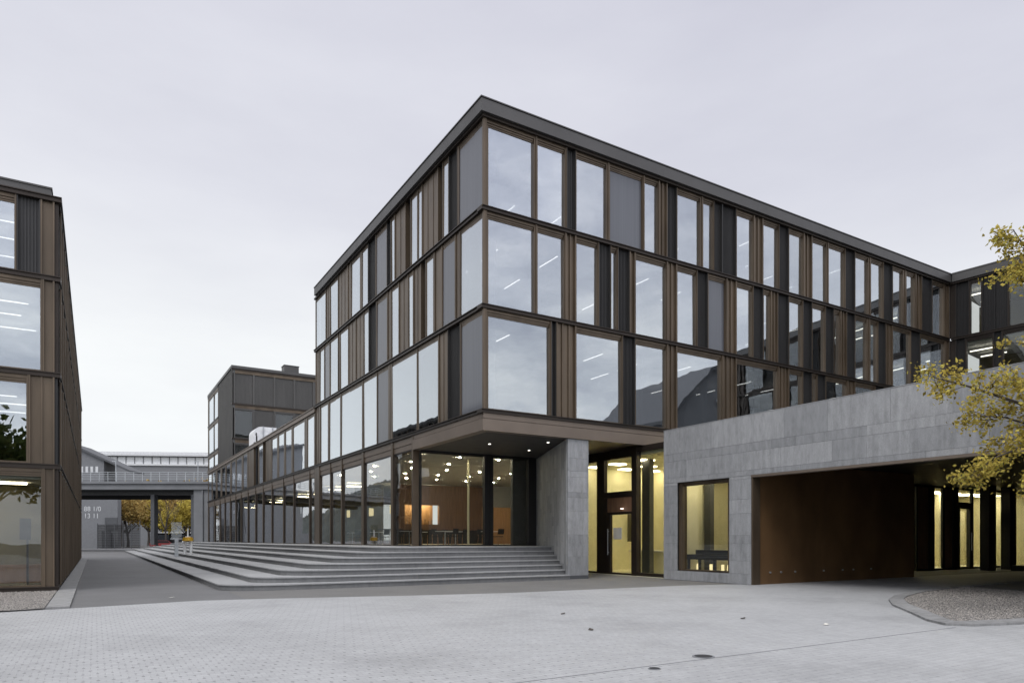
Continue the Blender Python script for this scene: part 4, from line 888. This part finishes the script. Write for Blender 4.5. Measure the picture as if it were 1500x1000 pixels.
# ------------------------------------------------------------------ trees
def limb(m, p, d, ln, r, depth, tips, rnd, spread=0.6, up=0.12):
    pts = [p]; dd = d.normalized()
    for i in range(4):
        dd = (dd + Vector((rnd.uniform(-1, 1), rnd.uniform(-1, 1), rnd.uniform(-.6, 1)+up))*0.16).normalized()
        pts.append(pts[-1] + dd*ln/4)
    m.tube(pts, [r*(1-0.14*i) for i in range(5)], 6 if r > 0.03 else 4)
    if depth == 0: tips += pts[1:]; return
    for i in range(rnd.randint(3, 4)):
        q = pts[rnd.choice([2, 3, 4, 4])]; a = Vector((rnd.uniform(-1, 1), rnd.uniform(-1, 1), rnd.uniform(-.5, .8)))
        limb(m, q, dd + a*spread, ln*rnd.uniform(.55, .75), r*0.5, depth-1, tips, rnd, spread, up)
def leaves(m, tips, per, rad_, size, rnd):
    for t in tips:
        for _ in range(per):
            c = t + Vector((rnd.gauss(0, rad_), rnd.gauss(0, rad_), rnd.gauss(-rad_*0.3, rad_)))
            a = Vector((rnd.uniform(-1, 1), rnd.uniform(-1, 1), rnd.uniform(-1, 1))).normalized(); b = a.cross(Vector((rnd.uniform(-1, 1), rnd.uniform(-1, 1), rnd.uniform(-1, 1)))).normalized()
            s = size*rnd.uniform(.45, 1.4); n = a.cross(b)*s*0.18
            m.add([c-a*s, c-b*s*.6+n, c+a*s, c+b*s*.6+n], [(0, 1, 2), (0, 2, 3)])
def tree(name, label, loc, h, leafmat, seed, per=10, size=0.3, spreadr=0.5, group=None, cr=0.6, bare=False, depth=2, trunk=None, fork=0.32):
    rnd = random.Random(seed); t = thing(name, label, 'tree', tuple(loc), 0, group); m = MB(); tips = []
    r = trunk or h*0.018; top = Vector((rnd.uniform(-.2, .2), rnd.uniform(-.2, .2), h*fork))
    m.tube([(0, 0, 0), tuple(top*0.5 + Vector((.05, 0, 0))), tuple(top)], [r*1.25, r, r*.85], 10)
    for i in range(6):
        a = i*math.pi/3 + rnd.uniform(-.4, .4); limb(m, top, Vector((math.cos(a)*cr, math.sin(a)*cr, rnd.uniform(.5, 1.2))), h*0.30, r*.55, depth, tips, rnd)
    limb(m, top, Vector((0, 0, 1)), h*.36, r*.6, depth, tips, rnd)
    m.build('trunk', M['bark'], t, local=True, recalc=False)
    if not bare:
        lm = MB(); leaves(lm, tips, per, spreadr, size, rnd); lm.build('crown', leafmat, t, local=True, recalc=False)
    return t
G = 'autumn trees beyond the bridge'
for lb_, xc, yc, h, lm_, sd, per, sz, sp_ in (
    ('rust orange tree left of the middle bridge pier, nearest the wall', -83.5, 150, 14, 'leaf_rust', 3, 13, .32, .6),
    ('broad ochre tree directly behind the wire enclosure', -92, 163, 15, 'leaf_rust', 4, 13, .34, .7),
    ('rust tree standing right behind the middle bridge pier', -80, 158, 14, 'leaf_rust', 15, 13, .32, .6),
    ('low yellow tree just right of the bridge pier', -77.5, 153, 11, 'leaf_far', 5, 12, .28, .55),
    ('bright yellow tree by the right bridge abutment', -66.5, 141, 12, 'leaf_far', 6, 14, .30, .6),
    ('tall brownish tree at the back between pier and abutment', -87, 185, 18, 'leaf_rust', 8, 12, .42, .9),
    ('brown tree at the back right of the bare tree', -80, 188, 18, 'leaf_rust', 9, 12, .42, .9),
    ('brown tree farthest left at the back beside the grey wall', -98, 186, 18, 'leaf_rust', 10, 12, .42, .9)):
    tree('autumn_tree', lb_, view(xc, yc), h, M[lm_], sd, per, sz, sp_, G, fork=0.2)
tree('bare_tree', 'leafless dark tree standing between bridge pier and abutment', view(-66.3, 132), 11, None, 12, cr=.55, bare=True, trunk=.16, group=None)
# the near tree at the right edge
nt_ = thing('ochre_leaved_tree', 'near tree with sparse ochre leaves reaching in from the right edge', 'tree', tuple(view(11.75, 14.1)))
rnd = random.Random(21); m = MB(); tips = []
def V(xc, yc, z): return view(xc, yc, z) - view(11.75, 14.1)
base_l = [V(11.75, 14.1, 0), V(11.8, 14.1, 1.4), V(11.7, 14.05, 2.9), V(11.75, 14.0, 4.4), V(11.65, 14.1, 6.2), V(11.7, 14.0, 8.2)]
m.tube(base_l, [.17, .14, .11, .085, .045, .010], 10)
LM = [((2.9), [(10.9, 13.9, 3.4), (10.2, 13.8, 3.45), (9.55, 13.75, 3.2), (9.25, 13.7, 2.85)], .035),
      ((2.9), [(11.2, 13.6, 3.2), (10.6, 13.3, 3.1), (10.1, 13.2, 2.75)], .03),
      ((3.6), [(10.8, 14.0, 4.2), (9.9, 14.0, 4.5), (9.1, 13.9, 4.72), (8.4, 13.8, 4.85)], .045),
      ((3.9), [(11.0, 13.8, 4.4), (10.4, 13.7, 4.7), (9.9, 13.6, 4.75)], .035),
      ((3.3), [(11.0, 14.3, 3.9), (10.3, 14.4, 4.15), (9.5, 14.4, 4.2)], .035),
      ((5.2), [(11.4, 14.0, 6.2), (10.9, 14.0, 6.9), (10.4, 13.9, 7.4), (10.1, 13.9, 7.85)], .04),
      ((5.8), [(11.4, 13.9, 6.7), (10.9, 13.9, 7.1), (10.4, 13.8, 7.1), (10.0, 13.8, 6.9)], .035),
      ((3.4), [(11.1, 13.9, 3.9), (10.6, 13.9, 3.7), (10.0, 13.9, 3.6)], .03)]
for k in range(16):
    a = rnd.uniform(-1.2, 2.6); z0 = rnd.uniform(3, 7); ln = rnd.uniform(1.2, 2.6)
    LM.append((z0, [(11.75+ln*.4, 14.1+ln*.4*math.sin(a), z0+.5), (11.75+ln*abs(math.cos(a)), 14.1+ln*math.sin(a), z0+.9)], .04))
for z0, a, ln in ((7.4, 0.3, .7), (7.0, -1.0, .9), (6.6, 1.2, 1.0), (7.8, 2.0, .5), (7.7, 4.0, .5)):
    LM.append((z0, [(11.75+ln*.5*math.cos(a)*.7, 14.1+ln*.5*math.sin(a), z0+.25), (11.75+ln*math.cos(a)*.7, 14.1+ln*math.sin(a), z0+.6)], .025))
for z0, pts, r in LM:
    start = Vector((0, 0, z0)); P = [start] + [V(*p) for p in pts]
    m.tube(P, [r]*1 + [r*(1-.8*(i+1)/len(pts)) for i in range(len(pts))], 6)
    for i in range(1, len(P)):
        seg = P[i]-P[i-1]
        for q in range(9 if i > 1 else 2):
            p0 = P[i-1] + seg*rnd.random(); d = (seg.normalized()*0.6 + Vector((rnd.uniform(-1, 1), rnd.uniform(-1, 1), rnd.uniform(-.7, .6)))).normalized()
            ln = rnd.uniform(.2, .5); e = p0+d*ln; mid = p0+d*ln*.5+Vector((0, 0, rnd.uniform(-.03, .06)))
            m.tube([p0, mid, e], [.007, .005, .003], 4); tips += [mid, e, p0+d*ln*.75]
            for w in range(2):
                d2 = (d+Vector((rnd.uniform(-1, 1), rnd.uniform(-1, 1), rnd.uniform(-.8, .5)))*.9).normalized(); e2 = mid+d2*rnd.uniform(.12, .3)
                m.tube([mid, e2], [.004, .002], 4); tips += [e2, (mid+e2)/2]
m.build('trunk', M['bark'], nt_, local=True, recalc=False)
lm = MB(); leaves(lm, tips, 7, .075, .041, rnd); lm.build('crown', M['leaf'], nt_, local=True, recalc=False)
# trees and a block behind the viewer, seen mirrored in the glass
tree('green_tree', 'dark green tree behind the viewer, mirrored in the left building glass', (-18.5, -27, 0), 10, M['leaf_green'], 31, 9, .26, .5)
tree('green_tree', 'greyish tree behind the viewer, mirrored in the middle office windows', (26, -33, 0), 11, M['leaf_green'], 33, 6, .26, .5)
op = thing('opposite_block', 'dark stone block across the plaza, mirrored in lower office windows', 'building', (45, -36, 0))
PG = [(45, 0), (98, 0), (98, 26), (67, 26), (52, 22), (45, 15.5)]; n = len(PG)
MB().add([(x, -36, z) for x, z in PG] + [(x, -52, z) for x, z in PG], [tuple(range(n)), tuple(range(n, 2*n))[::-1]] + [(i, n+i, n+(i+1) % n, (i+1) % n) for i in range(n)]).build('wall', M['concrete'], op)
m = MB()
for (x0, z0), (x1, z1) in (((44.6, 15.2), (52, 22.01)), ((52, 22.01), (67, 26.01)), ((67, 26.01), (98.4, 26.01))):
    m.hexa([(x0, -35.4, z0+.02), (x1-.01, -35.4, z1+.02), (x1-.01, -52.5, z1+.02), (x0, -52.5, z0+.02), (x0, -35.4, z0+.5), (x1-.01, -35.4, z1+.5), (x1-.01, -52.5, z1+.5), (x0, -52.5, z0+.5)])
m.build('roof', M['dark_paint'], op)
for i, fz in enumerate((1.2, 4.8, 8.4, 12.0, 15.6, 19.2)):
    MB().box(46 if i < 4 else 53, 97.5, -35.9, -35.3, fz-0.75, fz-0.35).build('balcony', M['far_light'], op)
    for q in range(0 if i < 4 else 2, 13):
        wo = MB().box(46.2+q*3.8, 48.9+q*3.8, -35.999, -35.9, fz, fz+2.3).build('window', M['concrete'], op)
        MB().box(46.3+q*3.8, 48.8+q*3.8, -35.899, -35.88, fz+.15, fz+2.15).build('pane', M['black'], wo)
# ------------------------------------------------------------------ ground
struct('ground', flat([(-1500, -900), (1500, -900), (1500, 1800), (-1500, 1800)], 0.0), M['asphalt'])
struct('plaza_paving', flat([(-60, -5.4), (-14.28, -3.97), (-10.2, -3.0), (-8.6, -3.25), (-4.8, -4.3), (-1.8, -4.95), (5.1, -5.2), (7.31, -5.75), (7.31, -6.2), (35.9, -6.2), (35.9, -60), (-60, -60)], 0.004), M['paving'])
struct('entrance_path', flat([(-9.0, -3.12), (-4.8, -4.29), (-1.8, -4.94), (5.1, -5.19), (7.28, -5.73), (7.28, -1.9), (7.8, -1.9), (7.8, 6.4), (5, 6.4), (3.9, -0.2), (-9.0, -0.2)], 0.003), M['asphalt_warm'])
m = MB(); m.box(-13.46, -13.0, -3.6, 44, -0.1, 0.05); struct('kerb_strip', m, M['kerb'])
def scatter(name, poly, n, zb, seed, label):
    rnd = random.Random(seed); m = MB(); xs = [p[0] for p in poly]; ys = [p[1] for p in poly]
    def inside(x, y):
        c = False; j = len(poly)-1
        for i in range(len(poly)):
            (xi, yi), (xj, yj) = poly[i], poly[j]
            if (yi > y) != (yj > y) and x < (xj-xi)*(y-yi)/(yj-yi)+xi: c = not c
            j = i
        return c
    k = 0
    while k < n:
        x, y = rnd.uniform(min(xs), max(xs)), rnd.uniform(min(ys), max(ys))
        if not inside(x, y): continue
        k += 1; s = rnd.uniform(.011, .025); a = rnd.uniform(0, 6.3); ca, sa = math.cos(a)*s, math.sin(a)*s; z = zb+rnd.uniform(-.006, .012); h = s*rnd.uniform(.4, .8)
        m.add([(x+ca, y+sa, z), (x-sa*.7, y+ca*.7, z), (x-ca, y-sa, z), (x+sa*.7, y-ca*.7, z), (x+ca*.3, y+sa*.3, z+h)], [(0, 1, 4), (1, 2, 4), (2, 3, 4), (3, 0, 4)])
    o = m.build(name, M['pebble'], recalc=False); tag(o, label, 'gravel', kind='stuff'); return o
isl = [(34.0, -9.9), (17.5, -10.3), (12.1, -10.6), (8.6, -11.15), (6.6, -11.75), (5.3, -12.35), (4.0, -13.2), (2.6, -14.4), (1.45, -15.35), (1.05, -15.9), (1.35, -16.25), (2.2, -16.5), (4.5, -17.0), (9.0, -17.9), (7.0, -18.6), (20, -18.9), (34, -18.9)]
isl = isl[:13] + [(7.0, -17.5), (10.0, -18.3), (16, -18.9), (34, -18.9)]
def inset(poly, d):
    n = len(poly); out = []
    for i in range(n):
        p0, p1, p2 = Vector(poly[i-1]), Vector(poly[i]), Vector(poly[(i+1) % n])
        e1 = (p1-p0).normalized(); e2 = (p2-p1).normalized(); nn = (Vector((-e1.y, e1.x))+Vector((-e2.y, e2.x))).normalized()
        out.append(tuple(p1+nn*d))
    return out
ii = inset(isl, 0.34)
m = MB(); n = len(isl)
for i in range(n):
    j = (i+1) % n
    m.hexa([(*isl[i], 0), (*isl[j], 0), (*ii[j], 0), (*ii[i], 0), (*isl[i], .05), (*isl[j], .05), (*ii[j], .07), (*ii[i], .07)])
struct('kerb', m, M['kerb'])
struct('gravel_base', flat(ii, 0.03), M['asphalt_warm'])
scatter('gravel', inset(isl[:], 0.36)[:9+5] + [(9.5, -18.0), (9.5, -11.4)] if False else [q for q in ii if q[0] < 12.2] , 26000, 0.04, 5, 'speckled brown gravel bed inside the kerbed island at right')
gl = [(-26, -4.05), (-14.0, -3.75), (-13.5, -3.55), (-13.5, 2.75), (-26, 2.75)]
struct('gravel_base', flat(gl, 0.02), M['asphalt_warm'])
scatter('gravel', [(-17.5, -3.9), (-14.0, -3.75), (-13.5, -3.55), (-13.5, 2.75), (-17.5, 2.75)], 20000, 0.028, 6, 'grey gravel strip before the left building')
# drains, joint and litter on the plaza
o = MB().box(-9.6, 0.9, -16.152, -16.138, 0.001, 0.0065).build('drain_slot', M['dark_paint']); tag(o, 'long thin dark drain slot crossing the pale paving', 'drain')
def cover(x, y, r, label):
    t = thing('drain_cover', label, 'drain cover', (x, y, 0.005), 0.1)
    MB().cyl(0, 0, 0, 0.008, r, 28).build('ring', M['concrete'], t, local=True); MB().cyl(0, 0, 0.009, 0.012, r*.8, 28).build('lid', M['screen'], t, local=True)
cover(-5.39, -16.0, 0.15, 'round dark drain cover on the slot in the right foreground')
cover(-6.58, -16.32, 0.08, 'smaller dark drain cover left of the larger one on paving')
rr = random.Random(4)
for x, y, lb_ in ((-0.77, -14.69, 'pale fallen leaf lying alone on the right paving'), (-10.71, -0.47-1.2, 'pale scrap of paper on the asphalt before the steps'), (-5.0, -13.0, 'brown curled leaf on the middle of the paving'), (-3.9, -10.6, 'thin dark twig lying on the paving below the steps'), (-1.3, -13.2, 'brown leaf lying between the drain cover and the kerbed island')):
    m = MB(); m.add([(-.09, 0, .012), (0, -.05, .02), (.1, 0, .03), (0, .05, .012)], [(0, 1, 2), (0, 2, 3)]); m.add([(-.09, 0, .016), (0, -.05, .024), (.1, 0, .034), (0, .05, .016)], [(0, 1, 2), (0, 2, 3)])
    o = m.build('fallen_leaf', M['paper'] if 'pale' in lb_ else M['bark']); o.location = (x, y, 0.0); o.rotation_euler = (0, 0, rr.uniform(0, 3)); tag(o, lb_, 'litter')
# wooded ridge far to the left, only seen in reflections
m = MB(); rr = random.Random(2); n = 40; vs = []; fs = []
for i in range(n):
    t_ = i/(n-1); x = -900+520*t_; y = -200+1400*t_; h = 70+35*math.sin(t_*9)+rr.uniform(-8, 8)
    vs += [(x+150, y-40, -1), (x, y, h), (x-300, y+80, h*1.5+40), (x-500, y+100, -1)]
for i in range(n-1):
    for k in range(3): fs.append((i*4+k, i*4+k+1, i*4+5+k, i*4+4+k))
m.add(vs, fs); o = m.build('hills', M['hill'], recalc=False); tag(o, kind='structure')

# ------------------------------------------------------------------ sky, sun, camera
SUN_EL, SUN_AZ = 52.0, (-0.80, -0.60)         # horizontal direction the light comes from
w = bpy.data.worlds.new('World'); sc.world = w; w.use_nodes = True; nt = w.node_tree; nt.nodes.clear()
out = N(nt, 'ShaderNodeOutputWorld'); bg = N(nt, 'ShaderNodeBackground'); L(nt, bg.outputs[0], out.inputs[0])
sky = N(nt, 'ShaderNodeTexSky', sky_type='NISHITA'); sky.sun_disc = False; sky.sun_elevation = rad(SUN_EL); sky.sun_rotation = math.atan2(SUN_AZ[0], SUN_AZ[1])
sk = N(nt, 'ShaderNodeVectorMath', operation='SCALE'); L(nt, sky.outputs[0], sk.inputs[0]); sk.inputs['Scale'].default_value = 1.0
tc = N(nt, 'ShaderNodeTexCoord'); sp = N(nt, 'ShaderNodeSeparateXYZ'); L(nt, tc.outputs['Generated'], sp.inputs[0])
S = 10.0                                        # the Background runs at 0.1
def c10(c): return [x for x in c]
grad = ramp(nt, sp.outputs[2], [(0.0, (0.93, 0.955, 0.965)), (0.25, (0.88, 0.90, 0.92)), (0.42, (0.745, 0.755, 0.82)), (0.62, (0.675, 0.68, 0.76)), (1.0, (1.0, 1.0, 1.0))])
# cloud cover: soft streaks, lighter to the left of the view
mp = N(nt, 'ShaderNodeMapping'); mp.inputs['Scale'].default_value = (1.0, 1.0, 3.2); L(nt, tc.outputs['Generated'], mp.inputs[0])
cl = ramp(nt, noise(nt, mp.outputs[0], 2.2, 7, 0.55), [(0.3, (0.93, 0.93, 0.945)), (0.7, (1.06, 1.06, 1.05))])
cl2 = ramp(nt, noise(nt, mp.outputs[0], 4.6, 9, 0.62), [(0.34, (0.74, 0.76, 0.81)), (0.5, (0.98, 0.99, 1.01)), (0.64, (1.26, 1.25, 1.21))])
bk = N(nt, 'ShaderNodeVectorMath', operation='DOT_PRODUCT'); L(nt, tc.outputs['Generated'], bk.inputs[0]); bk.inputs[1].default_value = (-CF[0], -CF[1], 0)
bm_ = N(nt, 'ShaderNodeMapRange', interpolation_type='SMOOTHSTEP'); L(nt, bk.outputs['Value'], bm_.inputs[0]); bm_.inputs[1].default_value = -0.3; bm_.inputs[2].default_value = 0.4
cm = N(nt, 'ShaderNodeMix', data_type='RGBA'); L(nt, bm_.outputs[0], cm.inputs[0]); L(nt, cl, cm.inputs[6]); L(nt, cl2, cm.inputs[7]); cl = cm.outputs[2]
dt = N(nt, 'ShaderNodeVectorMath', operation='DOT_PRODUCT'); L(nt, tc.outputs['Generated'], dt.inputs[0]); dt.inputs[1].default_value = (0.8556, -0.51765, 0.25)
mr = N(nt, 'ShaderNodeMapRange'); L(nt, dt.outputs['Value'], mr.inputs[0]); mr.inputs[1].default_value = -0.6; mr.inputs[2].default_value = 0.7
lr = ramp(nt, mr.outputs[0], [(0, (1.04, 1.04, 1.03)), (1, (0.93, 0.93, 0.95))])
cc = mul(nt, mul(nt, grad, cl), lr)
ov = N(nt, 'ShaderNodeMapRange', interpolation_type='SMOOTHSTEP'); L(nt, sp.outputs[2], ov.inputs[0]); ov.inputs[1].default_value = 0.60; ov.inputs[2].default_value = 0.95; ov.inputs[3].default_value = 1.0; ov.inputs[4].default_value = 1.7
sd_ = N(nt, 'ShaderNodeVectorMath', operation='DOT_PRODUCT'); L(nt, tc.outputs['Generated'], sd_.inputs[0]); sd_.inputs[1].default_value = (-0.30, -0.80, 0.52)
gl_ = N(nt, 'ShaderNodeMapRange', interpolation_type='SMOOTHSTEP'); L(nt, sd_.outputs['Value'], gl_.inputs[0]); gl_.inputs[1].default_value = 0.0; gl_.inputs[2].default_value = 1.0; gl_.inputs[3].default_value = 1.0; gl_.inputs[4].default_value = 1.7
o2 = N(nt, 'ShaderNodeMath', operation='MULTIPLY'); L(nt, ov.outputs[0], o2.inputs[0]); L(nt, gl_.outputs[0], o2.inputs[1])
cs = N(nt, 'ShaderNodeVectorMath', operation='SCALE'); L(nt, cc, cs.inputs[0])
os = N(nt, 'ShaderNodeMath', operation='MULTIPLY'); L(nt, o2.outputs[0], os.inputs[0]); os.inputs[1].default_value = S; L(nt, os.outputs[0], cs.inputs['Scale'])
mx = N(nt, 'ShaderNodeMix', data_type='RGBA'); mx.inputs[0].default_value = 0.04
L(nt, cs.outputs[0], mx.inputs[6]); L(nt, sk.outputs[0], mx.inputs[7]); L(nt, mx.outputs[2], bg.inputs[0]); bg.inputs[1].default_value = 0.1
sun = bpy.data.lights.new('sun', 'SUN'); sun.energy = 1.3; sun.angle = rad(25); sun.color = (1.0, 0.97, 0.93)
so = bpy.data.objects.new('sun', sun); col.objects.link(so)
ce = math.cos(rad(SUN_EL)); dv = Vector((SUN_AZ[0]*ce, SUN_AZ[1]*ce, math.sin(rad(SUN_EL)))); so.rotation_euler = dv.to_track_quat('Z', 'Y').to_euler(); so.location = (0, 0, 60)
cam = bpy.data.cameras.new('camera'); co = bpy.data.objects.new('camera', cam); col.objects.link(co)
co.location = CAM; co.rotation_euler = (rad(90), 0, -rad(YAW)); cam.sensor_width = 36; cam.lens = 36*1010/1500; cam.shift_y = 290/1500; cam.clip_end = 5000
sc.camera = co
sc.view_settings.view_transform = 'Standard'; sc.view_settings.look = 'None'; sc.view_settings.exposure = 0.05; sc.view_settings.gamma = 1
cy = sc.cycles; cy.max_bounces = 9; cy.diffuse_bounces = 3; cy.glossy_bounces = 4; cy.transparent_max_bounces = 24; cy.use_denoising = True; cy.sample_clamp_indirect = 6; cy.caustics_reflective = False; cy.caustics_refractive = False
